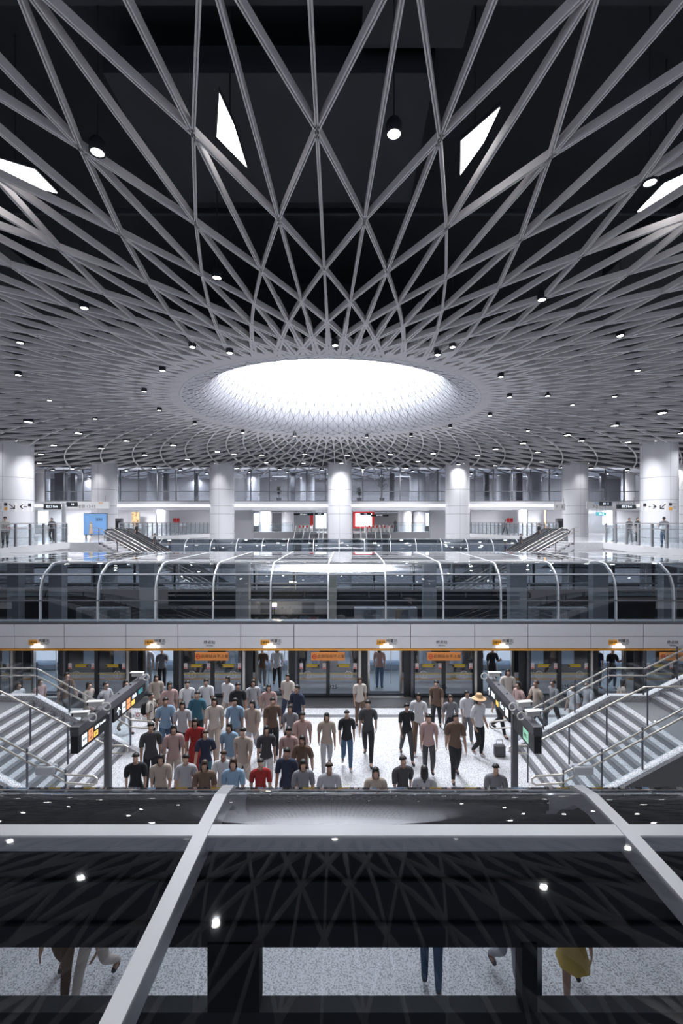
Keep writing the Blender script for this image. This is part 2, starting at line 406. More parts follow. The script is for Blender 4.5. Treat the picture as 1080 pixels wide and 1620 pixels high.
def tube(name, lb, f0, b0, base, x0, n, gm, bay=2.28, rw=.055, purl=(1, 3, 5, 6, 7, 8, 9, 10, 11, 13, 15), pw=.05, top=0):
    root = thing(name, lb, 'glass tunnel')
    P = profile(f0, b0, base, top); S = smooth_prof(P)
    xs = [x0 + bay * k for k in range(n + 1)]
    for x in xs:                                  # ribs
        m = MB(); k = len(S)
        off = []
        for i, (y, z) in enumerate(S):
            a = S[max(i-1, 0)]; b = S[min(i+1, k-1)]; ty, tz = b[0]-a[0], b[1]-a[1]; l = math.hypot(ty, tz); off.append((-tz/l, ty/l))
        vs = []
        for i, (y, z) in enumerate(S):
            ny, nz = off[i]
            for dx, e in ((-rw/2, .012), (rw/2, .012), (rw/2, -.10), (-rw/2, -.10)): vs.append((x + dx, y + ny*e, z + nz*e))
        fs = [(0, 1, 2, 3), tuple((k-1)*4 + j for j in (3, 2, 1, 0))]
        for i in range(k - 1):
            for j in range(4): fs.append((i*4+j, (i+1)*4+j, (i+1)*4+(j+1) % 4, i*4+(j+1) % 4))
        m.add(vs, fs); m.build('rib', M_rib, root)
    for pi in purl:
        y, z = P[pi]; m = MB(); m.box(xs[0], xs[-1], y - pw/2, y + pw/2, z - .05, z + .008); m.build('purlin', M_rib if pi not in (1, 15) else M_frame, root)
    for xa, xb in zip(xs, xs[1:]):                # panes, one per bay
        vs = []; fs = []
        for y, z in S: vs += [(xa + rw/2, y, z), (xb - rw/2, y, z)]
        for i in range(len(S) - 1): fs.append((2*i, 2*i+1, 2*i+3, 2*i+2))
        m = MB(); m.add(vs, fs); g = m.build('glass_pane', gm, root, smooth=True)
    for y in (f0, b0):
        m = MB(); m.box(xs[0], xs[-1], y - .07, y + .07, base - .12, base + .05); m.build('base_beam', M_frame, root)
    return root
BASE = CZ - 3.97
tube('glass_tunnel', 'long glass barrel roof over the tracks in the middle of the view', 18.0, 26.7, BASE, -2.28*9, 18, G_tube)
tube('glass_tunnel', 'farthest glass barrel roof, in front of the white columns', 40.2, 42.8, BASE, -2.28*14, 28, G_tube, purl=(1, 3, 5, 11, 13), top=.15)
# near tunnel, seen from above
tube('glass_tunnel', 'nearest dark glass roof filling the bottom of the view', -5.0, 3.7, BASE, -2.28*5, 11, G_near, rw=.075, purl=(1, 3, 5, 7, 15), pw=.04)
m = MB(); m.box(-2.28*5, 2.28*6, 2.40, 2.50, T - .09, T - .006)
tag(m.build('roof_bar', M_rib, None, bevel=.006), 'wide pale aluminium bar crossing the nearest glass roof', 'roof bar')

# inside the near tunnel: dark service wall with slots
root = thing('service_wall', 'black service wall with open slots under the nearest glass roof', 'wall')
yb = 3.36
m = MB(); m.box(-12, 13, yb, yb + .12, CZ - 3.14, CZ - 2.06); m.build('upper_panel', M_dark, root)
m = MB(); m.box(-12, 13, yb, yb + .12, CZ - 5.6, CZ - 3.62); m.build('lower_panel', M_dark, root)
for x0, x1 in ((-.25, .13), (2.06, 2.17), (-2.5, -2.2), (4.4, 4.6), (-4.8, -4.5), (6.7, 6.9)):
    m = MB(); m.box(x0, x1, yb - .02, yb + .12, CZ - 3.6, CZ - 3.1); m.build('post', M_darker, root)
for z, h in ((CZ - 2.72, .10), (CZ - 2.45, .05), (CZ - 3.0, .06), (CZ - 2.1, .08)):
    m = MB(); m.box(-12, 13, yb - .05, yb - .005, z, z + h); m.build('cable_duct', M_duct, root)
for x in (-.35, -.2, .0, .17, 2.6, -2.7):
    m = MB(); m.lathe([(.035, 0), (.05, .04), (.01, .05)], 14); m.build('cable_gland', M_duct, root, loc=(x, yb - .02, CZ - 2.3), rot=(PI/2, 0, 0))
# inside the middle tunnel: far side posts, grey boxes, rails
root = thing('track_wall', 'dark equipment wall with grey piers inside the middle glass tunnel', 'wall')
yb = 26.0
m = MB(); m.box(-22, 22, yb, yb + .2, ZP - 1, CZ - 3.9); m.build('lower_panel', M_dark, root)
m = MB(); m.box(-22, 22, yb, yb + .15, CZ - 2.3, CZ - 2.0); m.build('header', M_dark, root)
m = MB(); m.box(-22, 22, yb - .1, yb + .05, CZ - 3.55, CZ - 3.45); m.build('rail', M_grey, root)
m = MB(); m.box(-22, 22, yb - .1, yb + .05, CZ - 3.72, CZ - 3.69); m.build('rail', M_white, root)
for k in range(-9, 10):
    m = MB(); m.box(k*2.28 - .04, k*2.28 + .04, yb - .05, yb + .1, CZ - 3.95, CZ - 2.0); m.build('post', M_black, root)
for px, w, mm in ((232, .8, M_grey), (87, .7, M_grey), (383, .7, M_grey), (526, .4, mat('beige_pier', (.45, .42, .36), .6)), (680, .7, M_grey), (820, .9, M_grey), (950, .8, M_grey), (1060, .7, M_grey), (20, .6, M_grey)):
    X = at(px, 900, 24.2).x; m = MB(); m.box(X - w/2, X + w/2, 24.2, 24.7, ZP - 1, CZ - 2.15); m.build('pier', mm, root)
M_warm = mat('warm_work_lamp', (1, .80, .50), .5, emit=5)
lw = thing('work_lamp', 'warm yellow work lamp glowing inside the middle glass tunnel', 'lamp', tuple(at(434, 957, 24.0)))
MB().box(-.12, .12, -.05, .05, -.1, .1).build('lamp_head', M_warm, lw); MB().box(-.02, .02, -.02, .02, -.6, -.1).build('stem', M_black, lw)
pl = bpy.data.lights.new('lamp', 'POINT'); pl.energy = 90; pl.color = (1, .82, .55); pl.shadow_soft_size = .12
l = bpy.data.objects.new('lamp', pl); COL.objects.link(l); l.parent = lw; l.location = (.2, -.2, .5)
for k, (px0, px1, y, lb) in enumerate([(390, 520, 950, 'long metal equipment cabinet behind the warm lamp in the middle tunnel'), (560, 660, 962, 'low grey equipment cabinet in the middle tunnel, right of centre'), (120, 200, 962, 'low grey equipment cabinet in the middle tunnel, at left'), (840, 930, 962, 'low grey equipment cabinet in the middle tunnel, at right')]):
    a, b = at(px0, y, 25.2), at(px1, y + 22, 25.2)
    t = thing('equipment_cabinet', lb, 'cabinet', ((a.x + b.x)/2, 25.2, b.z)); w = (b.x - a.x)/2; h = a.z - b.z
    MB().box(-w, w, 0, .5, 0, h).build('body', M_grey, t, bevel=.02)
    for s in (-.5, .5): MB().box(s*w - .35, s*w + .35, -.03, -.002, .1, h - .1).build('door', M_frame, t)
    MB().box(-w, w, 0, .5, ZP - 1.3 - b.z, -.002).build('stand', M_black, t)

# ------------------------------------------------------------------ station front: white fascia, screen doors, train
Y0 = 17.97
def fz(y): return dz(y, Y0)
root = thing('fascia', 'white panelled fascia over the platform screen doors', 'fascia')
joints = sorted([at(x, 0, Y0).x for x in (24, 103, 200, 282, 381, 465, 565, 649, 750, 834, 933, 1016)] + [-15.6, -18, -20, 14.6, 17, 20, -22.5, 22.5])
JX = joints
for a, b in zip(JX, JX[1:]):
    m = MB(); m.box(a + .012, b - .012, Y0 - .06, Y0 + .06, fz(1006.5), fz(987.5)); m.build('upper_panel', M_white, root, bevel=.006)
    m = MB(); m.box(a + .012, b - .012, Y0 - .06, Y0 + .06, fz(1025.5), fz(1007.5)); m.build('lower_panel', M_white, root, bevel=.006)
m = MB(); m.box(-22.5, 22.5, Y0 - .02, Y0 + .10, fz(1029), fz(986)); m.build('backing', M_joint, root)
m = MB(); m.box(-22.5, 22.5, Y0 - .09, Y0 - .021, fz(1028.5), fz(1026)); m.build('orange_trim', M_orange, root)
doors = [(k + .5) * 4.56 for k in range(-5, 5)]
ords = ['farthest left', 'far left', 'left', 'second from left', 'left of centre', 'right of centre', 'second right of centre', 'right', 'far right', 'farthest right']
for i, X in enumerate(doors):
    m = MB(); m.box(X - .37, X - .02, Y0 - .075, Y0 - .061, fz(1019.5), fz(1011.5)); pl_ = m.build('line_badge', M_orange, root)
    text('14', .17, M_ink, pl_, (X - .28, Y0 - .078, fz(1015.6)), sx=.9); text('号线', .08, M_ink, pl_, (X - .11, Y0 - .078, fz(1015.6)))
    text('岗厦北', .15, M_ink, root, (X + .23, Y0 - .066, fz(1013.5))); text('Gangxia North', .06, M_ink, root, (X + .23, Y0 - .066, fz(1018)))
    if i < 9 and i % 2 == (0 if False else 1) or i in ():
        pass
for X in [at(x, 0, Y0).x for x in (332, 698, 1062)] + [-14.4]:
    text('终点站', .15, M_ink, root, (X, Y0 - .066, fz(1015.5))); text('Terminus', .07, M_ink, root, (X, Y0 - .066, fz(1020.5)))
for i, X in enumerate(doors):     # little door lamps under each badge
    t = thing('door_lamp', 'small white door lamp on the fascia, door %s' % ords[i], 'lamp', (X, Y0 - .1, fz(1023)), 0, 'door lamps on the fascia')
    MB().box(-.24, .24, -.05, .0, -.03, .055).build('diffuser', mat('door_lamp_glow', (1, 1, 1), .5, emit=1.2), t)
    MB().box(-.10, .10, -.06, .0, .06, .15).build('beacon', mat('beacon_glow', (1, .80, .55), .5, emit=1.6), t)
ZT, ZB = fz(1029), ZP
half = 1.03
M_sw = mat('sticker_white', (.8, .8, .8), .5)
for i, X in enumerate(doors):
    t = thing('screen_door', 'open platform screen door, %s, leading into the train' % ords[i], 'door', (X, Y0, ZB), 0, 'open screen doors along the train')
    h = ZT - ZB
    for s in (-1, 1):
        MB().box(s*half - .05, s*half + .05, -.08, .08, 0, h).build('door_post', M_steel if s < 0 else M_post, t)
        a, b = sorted((s*(half - .05), s*(half - .32)))
        lf = MB().box(a, b, .05, .09, .02, h).build('door_leaf', M_black, t)
    MB().box(-half, half, -.1, .1, 0, .03).build('sill', M_steel, t)
    MB().box(-half + .33, half - .33, .3, .36, .0, .05).build('gap_strip', M_post, t)
for i in range(len(doors) - 1):
    X = (doors[i] + doors[i+1]) / 2; hw = 2.28 - half - .06; h = ZT - ZB
    posn = ['far out of the left side', 'left edge', 'between the two leftmost doors', 'left of the crowd', 'centre', 'right of centre', 'above the hatted man', 'at the right stair', 'far right edge'][i]
    t = thing('glass_screen', 'fixed glass platform screen, %s' % posn, 'glass screen', (X, Y0, ZB), 0, 'fixed glass screens between doors')
    MB().box(-hw, hw, -.05, .05, 0, .10).build('bottom_rail', M_black, t)
    MB().box(-.07, .07, -.06, .06, .10, h).build('centre_post', M_black, t)
    for s in (-1, 1):
        MB().box(s*hw - .05 if s > 0 else -hw, s*hw if s > 0 else -hw + .05, -.05, .05, .1, h).build('side_post', M_black, t)
        a, b = sorted((s*.07, s*(hw - .05)))
        MB().box(a, b, -.012, .012, .10, h).build('glass_pane', G_psd, t)
        MB().box(a, b, -.035, -.014, h - .93, h - .905).build('push_bar', M_yel, t)
        c = (a + b)/2
        MB().box(c - .24, c + .24, -.02, -.014, h - .66, h - .54).build('warning_strip', M_yel, t)
        MB().add([(c + s*(-.22) - .05*s, -.024, h - .64), (c - s*.22 + .05*s, -.024, h - .64), (c - s*.22, -.024, h - .54)], [(0, 1, 2)]).build('hazard_mark', M_ink, t)
        for xx in ((b - .14) if s > 0 else (a + .02), ) + ((b - .14,) if s < 0 else ()):
            st = MB().box(xx, xx + .13, -.02, -.014, h - .72, h - .50).build('notice', M_sw, t)
            MB().box(xx + .01, xx + .12, -.024, -.021, h - .71, h - .67).build('red_band', M_red, st)
            MB().lathe([(.035, 0), (.048, 0), (.048, .004), (.035, .004)], 16).build('red_ring', M_red, st, loc=(xx + .065, -.021, h - .59), rot=(PI/2, 0, 0))
        MB().lathe([(.13, 0), (.145, 0), (.145, .004), (.13, .004)], 24).build('pull_mark', M_lens, t, loc=(c + s*.2, -.014, h - .95), rot=(PI/2, 0, 0))
        MB().box(c + s*.2 - .008, c + s*.2 + .008, -.02, -.014, h - 1.05, h - .85).build('pull_mark', M_lens, t)
    text('326' if i % 2 else '325', .22, M_ink, t, (-.05 if i % 2 else .2, -.075, h - 1.42))
    if i in (1, 3, 4, 5, 7):
        sg = MB().box(-.66, .66, -.11, -.065, h - .37, h - .05).build('orange_notice', M_sign, t, bevel=.01)
        text('此侧站台不上客', .155, M_ink, sg, (.12, -.113, h - .21))
        MB().lathe([(.065, 0), (.09, 0), (.09, .004), (.065, .004)], 20).build('no_entry_ring', M_inkr, sg, loc=(-.53, -.112, h - .21), rot=(PI/2, 0, 0))
        MB().box(-.59, -.47, -.116, -.112, h - .225, h - .195).build('no_entry_bar', M_inkr, sg)

# train standing behind the screen doors
root = thing('train', 'white metro train with open doors behind the glass screens', 'train', (0, 18.55, ZP))
hT = 2.05; XL, XR = -22.8, 22.8
edges = [XL] + [v for X in doors for v in (X - .68, X + .68)] + [XR]
for k in range(0, len(edges), 2):
    a, b = edges[k], edges[k+1]
    if b - a < .3: continue
    MB().box(a, b, 0, .12, -.05, .80).build('lower_side', M_train, root)
    w = MB().box(a, b, 0.02, .10, .80, 2.0).build('window_band', M_black, root)
    for s in (-1, 1):
        c = (a + b)/2 + s*.62
        MB().box(c - .25, c + .25, .0, .019, 1.15, 1.75).build('window', mat('train_window', (.25, .32, .42), .15, emit=.22), w)
    MB().box(a, b, -.006, -.001, .50, .58).build('yellow_stripe', M_orange, root)
MB().box(XL, XR, 0, .12, 2.0, 2.5).build('roof_side', M_black, root)
MB().box(XL, XR, .12, 2.9, -.1, -.0).build('train_floor', mat('train_floor', (.16, .19, .23), .5), root)
MB().box(XL, XR, .12, 2.9, 2.15, 2.35).build('train_ceiling', M_train, root)
MB().box(XL, XR, 2.8, 2.9, .0, 2.15).build('far_side', M_trainin, root)
MB().box(XL, XR, .9, 1.1, 2.11, 2.148).build('ceiling_light', mat('train_light', (.90, .95, 1), .5, emit=22), root)
MB().box(XL, XR, 2.45, 2.78, .35, .45).build('bench', mat('bench_blue', (.16, .22, .32), .4), root)
for X in doors:
    for s in (-1, 1): MB().box(X + s*.66 - .05, X + s*.66 + .05, -.02, .14, 0, 2.0).build('door_edge', M_steel, root)
    for s in (-.35, .35): MB().tube([(X + s, 1.0, 0), (X + s, 1.0, 2.13)], .018, 8).build('grab_pole', M_steel, root, smooth=True)
    for s in (-1, 1):
        MB().box(X + s*.55 - .3, X + s*.55 + .3, 2.74, 2.79, .95, 1.85).build('window', M_black, root)
    for s in (-.2, .3):
        MB().tube([(X + s, 1.2, 2.12), (X + s, 1.2, 1.85)], .01, 6).build('hand_strap', M_black, root)
MB().box(doors[2] - .45, doors[2] + .65, 2.70, 2.735, 1.15, 1.62).build('advert', M_red, root)
MB().box(doors[2] + .2, doors[2] + .6, .7, .72, 1.68, 1.95).build('advert', M_red, root)
text('欢迎', .2, M_lens, root, (doors[2] - .05, 2.69, 1.4))
MB().tube([(doors[2] + .35 + .14*math.cos(a), 2.69, 1.38 + .14*math.sin(a)) for a in [PI*(-.4 + .11*k) for k in range(12)]], .02, 6).build('advert_mark', M_lens, root)

# ------------------------------------------------------------------ stairs
def stair(sg):
    word = 'right' if sg > 0 else 'left'
    root = thing('staircase', 'grey and white striped granite staircase on the %s of the platform' % word, 'staircase', (0, 0, ZP))
    ya, yb2 = 10.77, 13.7; xs = 5.92; tr, ri = .304, .153
    X = lambda x: sg * x
    def flight(x0, z0, n):
        wt, dk, rs_ = MB(), MB(), MB()
        for k in range(n):
            xa = x0 + tr*k; z = z0 + ri*(k+1)
            a, b = sorted((X(xa), X(xa + tr + .02)))
            rs_.box(a, b, ya, yb2, z - ri, z - .02)
            a, b = sorted((X(xa - .012), X(xa + .12))); dk.box(a, b, ya, yb2, z - .02, z + .001)
            a, b = sorted((X(xa + .12), X(xa + tr + .02))); wt.box(a, b, ya, yb2, z - .02, z)
        wt.build('treads', M_stone, root); dk.build('nosing_strips', M_treadd, root); rs_.build('risers', M_riser, root)
    flight(xs, 0, 10)
    zl = 10 * ri; xl = xs + 9*tr + .02; xe = xl + 1.2
    a, b = sorted((X(xl + .30), X(xe))); MB().box(a, b, ya, yb2, zl - .2, zl).build('landing', M_riser, root)
    flight(xe, zl, 13)
    x3 = xe + 12*tr + .3; z3 = zl + 13*ri
    a, b = sorted((X(x3), X(x3 + 4))); MB().box(a, b, ya, yb2, z3 - .3, z3).build('landing', M_riser, root)
    line = [(xs - .35, -.0), (xs - .15, .12), (xl, zl + .16), (xe - .05, zl + .16), (x3, z3 + .16), (x3 + 4, z3 + .16)]
    def off(pl, dz_): return [(X(x), z + dz_) for x, z in pl]
    for y in (ya - .22, yb2 + .02):
        P = off(line, 0) + [(X(x3 + 4), 0), (X(xs - .35), 0)] if y < ya else off(line, 0) + off(line[::-1], -.42)
        if y < ya:
            MB().prism_y(off(line, -.02) + [(X(x3 + 4), 0), (X(xs - .35), -.02)], y + .03, y + .2).build('side_wall', mat('stair_side', (.10, .10, .105), .5), root)
        MB().prism_y(off(line, 0) + off(line[::-1][:-1], -.10 if y < ya else -.34) + [(X(xs - .35), -.001)], y, y + .2).build('stringer', M_stone, root)
    # balustrades
    for y, hs, nm in ((ya - .12, (.90, .70), 'front_balustrade'), (yb2 + .12, (.80, .58), 'back_balustrade')):
        bo = thing(nm, None, None, (0, 0, 0)); bo.parent = root
        px = [xs - .1, xs + .8, xs + 1.75, xl - .02, xe - .12, xe + .9, xe + 1.95, xe + 3.0, x3 + .1]
        def hz(x):
            for (p, q), (r_, s_) in zip(line, line[1:]):
                if p <= x <= r_: return q + (s_ - q) * (x - p) / (r_ - p)
            return z3 + .16
        for x in px: MB().tube([(X(x), y, hz(x)), (X(x), y, hz(x) + 1.0)], .024, 8).build('post', M_post, bo, smooth=True)
        for hh in hs:
            pts = [(X(xs - .75), y, hh + .08), (X(xs - .15), y, hh + .12)] + [(X(x), y, z + hh) for x, z in line[2:]]
            MB().tube(pts, .026, 10).build('handrail', M_steel, bo, smooth=True)
        MB().tube([(X(xs - .75), y, hs[1] + .08), (X(xs - .83), y, hs[1] + .13), (X(xs - .83), y, hs[0] + .03), (X(xs - .75), y, hs[0] + .08)], .026, 10).build('handrail_return', M_steel, bo, smooth=True)
        gp = [(X(x), z + .06) for x, z in line[1:]] + [(X(x), z + .97) for x, z in line[:0:-1]]
        MB().prism_y(gp, y - .006, y + .006).build('glass_pane', G_rail, bo)
    # single centre handrail
    y = 12.12; co = thing('centre_rail', None, None); co.parent = root
    def st(x): return 0 if x < xs else min(zl, (x - xs) / tr * ri + ri*.7) if x < xe else zl + (x - xe)/tr*ri + ri*.7
    px = [xs - .35, xs + .75, xs + 1.75, xl + .08, xe - .1, xe + 1.0, xe + 2.1, xe + 3.2]
    for x in px: MB().tube([(X(x), y, st(x)), (X(x), y, (st(x) if x > xs else .06) + 1.0)], .022, 8).build('post', M_post, co, smooth=True)
    pts = [(X(xs - .75), y, .98), (X(xs - .3), y, .98), (X(xs + .1), y, 1.18)] + [(X(xl), y, zl + 1.0), (X(xe - .1), y, zl + 1.02), (X(x3), y, z3 + 1.05)]
    MB().tube(pts, .027, 10).build('handrail', M_steel, co, smooth=True)
    MB().tube([(X(xs - .75), y, .98), (X(xs - .83), y, .94), (X(xs - .83), y, .82), (X(xs - .75), y, .77), (X(xs - .35), y, .77)], .024, 10).build('handrail_return', M_steel, co, smooth=True)
    bx = thing('plastic_box', 'small translucent plastic box on the front handrail of the %s stairs' % word, 'box', (X(xs + .35), ya - .12, ZP + 1.14))
    MB().box(-.22, .22, -.09, .09, -.1, .1).build('shell', mat('frosted_plastic', (.42, .43, .46), .4), bx, bevel=.02)
    MB().box(-.225, .225, -.012, .012, -.105, .105).build('clip', M_grey, bx)
stair(1); stair(-1)

# ------------------------------------------------------------------ sign gantries with CCTV cameras
def cctv(loc, rz, lb):
    t = thing('cctv_camera', lb, 'camera', loc, rz, 'white cctv cameras on the sign gantries')
    MB().box(-.15, .13, -.045, .045, .07, .16).build('body', M_lens, t, bevel=.012)
    MB().box(-.19, .13, -.06, .06, .16, .172).build('sun_hood', M_lens, t)
    MB().lathe([(.035, 0), (.035, .03), (.028, .032), (.01, .032)], 14).build('lens', M_black, t, loc=(-.15, 0, .112), rot=(0, -PI/2, 0))
    MB().tube([(.0, 0, 0), (.0, 0, .04), (.03, 0, .08)], .018, 8).build('bracket', M_lens, t)
    MB().tube([(.21 + .075*math.cos(a), -.04, .06 + .075*math.sin(a)) for a in [2*PI*k/20 for k in range(20)]], .014, 8, closed=True).build('cable_loop', M_lens, t, smooth=True)
    return t
def gantry(sg):
    w = 'right' if sg > 0 else 'left'
    t = thing('sign_gantry', 'dark grey T-shaped sign pole with black hanging signs, %s side of platform' % w, 'sign', (sg*4.33, 9.7, ZP))
    hb = CZ - 3.83 - ZP
    MB().box(-.06, .06, -.06, .06, 0, hb - .17).build('pole', M_pole, t, bevel=.008)
    MB().box(-.085, .085, -1.2, 1.7, hb - .17, hb).build('beam', M_pole, t, bevel=.006)
    for y in (.45, 1.0, -.5): MB().lathe([(.018, 0), (.018, .02), (.0, .02)], 10).build('bolt', M_black, t, loc=(0, y, hb))
    for s, (y0, y1) in enumerate(((-1.2, -.14), (.12, 1.6))):
        b = MB().box(-.07, .07, y0, y1, hb - .50, hb - .175).build('sign_board', M_black, t, bevel=.005)
        fx = -sg * .073
        L = y1 - y0
        def patch(u0, u1, v0, v1, mm, nm='lit_patch'):
            ya, yb_ = (y0 + u0*L, y0 + u1*L)
            a, c = sorted((fx, fx - sg*.004)); MB().box(a, c, ya, yb_, hb - .47 + v0*.26, hb - .47 + v1*.26).build(nm, mm, b)
        rotz = PI/2 if sg < 0 else -PI/2
        def word(u, v, s_, size, mm):
            text(s_, size, mm, b, (fx - sg*.006, y0 + u*L, hb - .47 + v*.26), (PI/2, 0, rotz))
        if sg < 0 and s == 0:
            patch(.12, .27, .15, .95, M_led, 'metro_icon'); word(.195, .55, '地铁', .07, M_ink)
            patch(.32, .47, .55, .95, M_ledo); patch(.32, .47, .1, .5, M_ledo); patch(.50, .64, .1, .5, M_ledy); word(.57, .3, '14', .08, M_ink); word(.395, .75, '11', .08, M_ink); word(.395, .3, '10', .08, M_ink)
            word(.72, .75, '换乘 Transfer', .07, M_led)
        elif sg < 0:
            word(.12, .5, '↑', .24, M_led); patch(.24, .33, .1, .95, M_led, 'metro_icon'); word(.285, .5, '地铁', .05, M_ink)
            patch(.37, .49, .55, .95, M_ledo); patch(.37, .49, .08, .48, M_ledo); patch(.52, .63, .08, .48, M_ledy); word(.62, .75, '换乘', .1, M_led); word(.83, .75, '福田', .12, M_ledb)
        elif s == 0:
            patch(.25, .50, .1, .95, M_ledg, 'exit_icon'); word(.375, .5, '出口', .08, M_ink)
        else:
            word(.93, .5, '↑', .24, M_led); word(.72, .6, '换乘', .13, M_led); patch(.46, .58, .1, .5, M_ledy); word(.3, .55, 'Exit', .16, M_led); patch(.05, .15, .2, .8, M_led)
    zb = CZ - 3.83
    if sg < 0:
        cctv((-4.33, 11.1, zb), 0, 'white camera at the far end of the left sign gantry')
        cctv((-4.36, 9.32, zb), .1, 'white camera behind the nearest one on the left gantry')
        cctv((-4.36, 8.80, zb), .1, 'white camera nearest the viewer on the left gantry')
    else:
        cctv((4.33, 11.1, zb), PI, 'white camera at the far end of the right sign gantry')
        cctv((4.36, 9.30, zb), PI + .2, 'white camera behind the nearest one on the right gantry')
        cctv((4.36, 8.85, zb), PI + .2, 'white camera nearest the viewer on the right gantry')
    d = thing('dome_camera', 'small white dome camera under the %s sign gantry' % w, 'camera', (sg*4.33 + .0, 9.62, zb - .17), 0)
    MB().lathe([(.07, 0), (.075, -.05), (.06, -.06)], 16).build('housing', M_lens, d, smooth=True)
    MB().lathe([(.058, -.058), (.045, -.095), (.01, -.11)], 16).build('dome', M_black, d, smooth=True)
gantry(-1); gantry(1)

# small notices on the platform by the stairs
for x, lb in ((-6.3, 'floor-edge notice strip behind the left stair handrail'), (5.2, 'floor-edge notice strip left of the right stairs')):
    t = thing('notice_board', lb, 'notice', (x, 15.9, ZP + .02))
    for k, mm in enumerate((M_sw, M_sw, M_yel)):
        c = MB().box(-.36 + k*.25, -.14 + k*.25, -.01, .01, 0, .30).build('notice', mm, t)
        MB().lathe([(.05, 0), (.07, 0), (.07, .004), (.05, .004)], 16).build('ring', M_red if k < 2 else M_ink, c, loc=(-.25 + k*.25, -.012, .18), rot=(PI/2, 0, 0))

# ------------------------------------------------------------------ columns
def column(x, y, r, lb):
    t = thing('column', lb, 'column', (x, y, 0), 0, None, 'structure')
    zs = [-7.0, -1.05, .3, dz(813, 43), dz(800, 43), dz(774, 43), ZC + .3]
    for a, b in zip(zs, zs[1:]):
        for h in range(4):
            a0 = PI/2*h + .006 + .78*0; a1 = a0 + PI/2 - .012
            m = MB(); m.lathe([(r, a + .012), (r, b - .012)], 20, a0=a0, a1=a1); m.build('cladding', M_colm, t, smooth=True)
    MB().lathe([(r - .012, -7), (r - .012, ZC + .3)], 48).build('core', M_joint, t, smooth=True)
cols = []
for k in range(-2, 3):
    nm = {-2: 'far left of the back row', -1: 'left of the central one', 0: 'central one of the back row', 1: 'right of the central one', 2: 'far right of the back row'}[k]
    column(k*11.39, 44.1, 1.155, 'round white column, %s' % nm)
for s in (-1, 1): column(s*22.85, 32.3, 1.155, 'large round white column nearest the viewer at the %s edge' % ('left' if s < 0 else 'right'))
for s in (-1, 1):
    column(s*34.2, 44.1, 1.155, 'round white column beyond the %s column with arrows' % ('left' if s < 0 else 'right'))
# spots washing the columns
for k, (x, y) in enumerate([(j*11.39, 41.6) for j in range(-2, 3)] + [(-21.2, 30.2), (21.2, 30.2)]):
    sp = bpy.data.lights.new('lamp', 'SPOT'); sp.energy = 200; sp.spot_size = math.radians(85); sp.spot_blend = 1.0; sp.shadow_soft_size = .1
    t = thing('spotlight', 'small ceiling spotlight washing a white column, %s' % ['far left', 'left', 'centre', 'right', 'far right', 'left edge', 'right edge'][k], 'spotlight', (x, y, ZC - .02), 0, 'spotlights at the columns')
    MB().lathe([(.07, 0), (.08, .12), (.01, .12)], 14).build('housing', M_duct, t); MB().disc((0, 0, .01), .065, 14, -1).build('diffuser', M_bulb, t); MB().tube([(0, 0, .12), (0, 0, 2.83)], .012, 6).build('stem', M_duct, t)
    l = bpy.data.objects.new('lamp', sp); COL.objects.link(l); l.parent = t; l.location = (0, 0, -.05); l.rotation_euler = (math.radians(22), 0, 0)
# wayfinding wrapped on the two nearest columns
def wrap(mb, cx, cy, r, a, u0, u1, v0, v1, shear=None):
    n = 6; vs = []; fs = []
    for k in range(n + 1):
        for v in (v0, v1):
            u = u0 + (u1 - u0)*k/n; th = a + u/r
            vs.append((cx + r*math.sin(th), cy - r*math.cos(th), v))
    for k in range(n): fs.append((2*k, 2*k+2, 2*k+3, 2*k+1))
    mb.add(vs, fs)
def wpoly(mb, cx, cy, r, a, pts, zc):
    mb.add([(cx + r*math.sin(a + u/r), cy - r*math.cos(a + u/r), zc + v) for u, v in pts], [tuple(range(len(pts)))])
def arrow(mb, cx, cy, r, a, u, zc, ang, s=.24):
    def R(p): return (u + (p[0]*math.cos(ang) - p[1]*math.sin(ang))*s, (p[0]*math.sin(ang) + p[1]*math.cos(ang))*s)
    for q in ([(-1, -.11), (-1, .11), (.8, .11), (.8, -.11)], [(1, 0), (.25, .75), (.08, .6), (.7, 0)], [(1, 0), (.7, 0), (.08, -.6), (.25, -.75)]):
        wpoly(mb, cx, cy, r, a, [R(p) for p in q], zc)
for s in (-1, 1):
    cx, cy, r = s*22.85, 32.3, 1.17; a = math.atan2(cx - CX, cy) * -1 * -1; a = -math.atan2(cx - CX, cy)
    zc = dz(801, 31.1)
    t = thing('wayfinding_sign', 'direction arrows printed on the nearest %s column' % ('left' if s < 0 else 'right'), 'sign')
    wb = MB(); wrap(wb, cx, cy, r, a, -1.25, 1.25, zc - .33, zc + .30); wb.build('band', M_sw, t)
    m = MB(); r2 = r + .006
    if s > 0: arrow(m, cx, cy, r2, a, -.38, zc, 0); arrow(m, cx, cy, r2, a, .22, zc, PI*1.25)
    else: arrow(m, cx, cy, r2, a, -.15, zc, -PI*.25); arrow(m, cx, cy, r2, a, .52, zc, PI)
    m.build('arrows', M_ink, t)
    m = MB(); wrap(m, cx, cy, r2, a, -1.05 if s > 0 else .82, -.78 if s > 0 else 1.1, zc + .02, zc + .24); wrap(m, cx, cy, r2, a, .6 if s > 0 else -.62, .8 if s > 0 else -.42, zc + .04, zc + .24); m.build('exit_boxes', M_ink, t)
    m = MB(); wrap(m, cx, cy, r2, a, .6 if s > 0 else -.6, .82 if s > 0 else -.42, zc - .26, zc - .05); m.build('orange_box', M_orange, t)
    m = MB()
    for k in range(4):
        for j in range(3): wrap(m, cx, cy, r2, a, (.86 if s > 0 else -1.1) + .12*j, (.86 if s > 0 else -1.1) + .12*j + .08, zc + .18 - .11*k, zc + .22 - .11*k)
    m.build('small_text', M_grey, t)

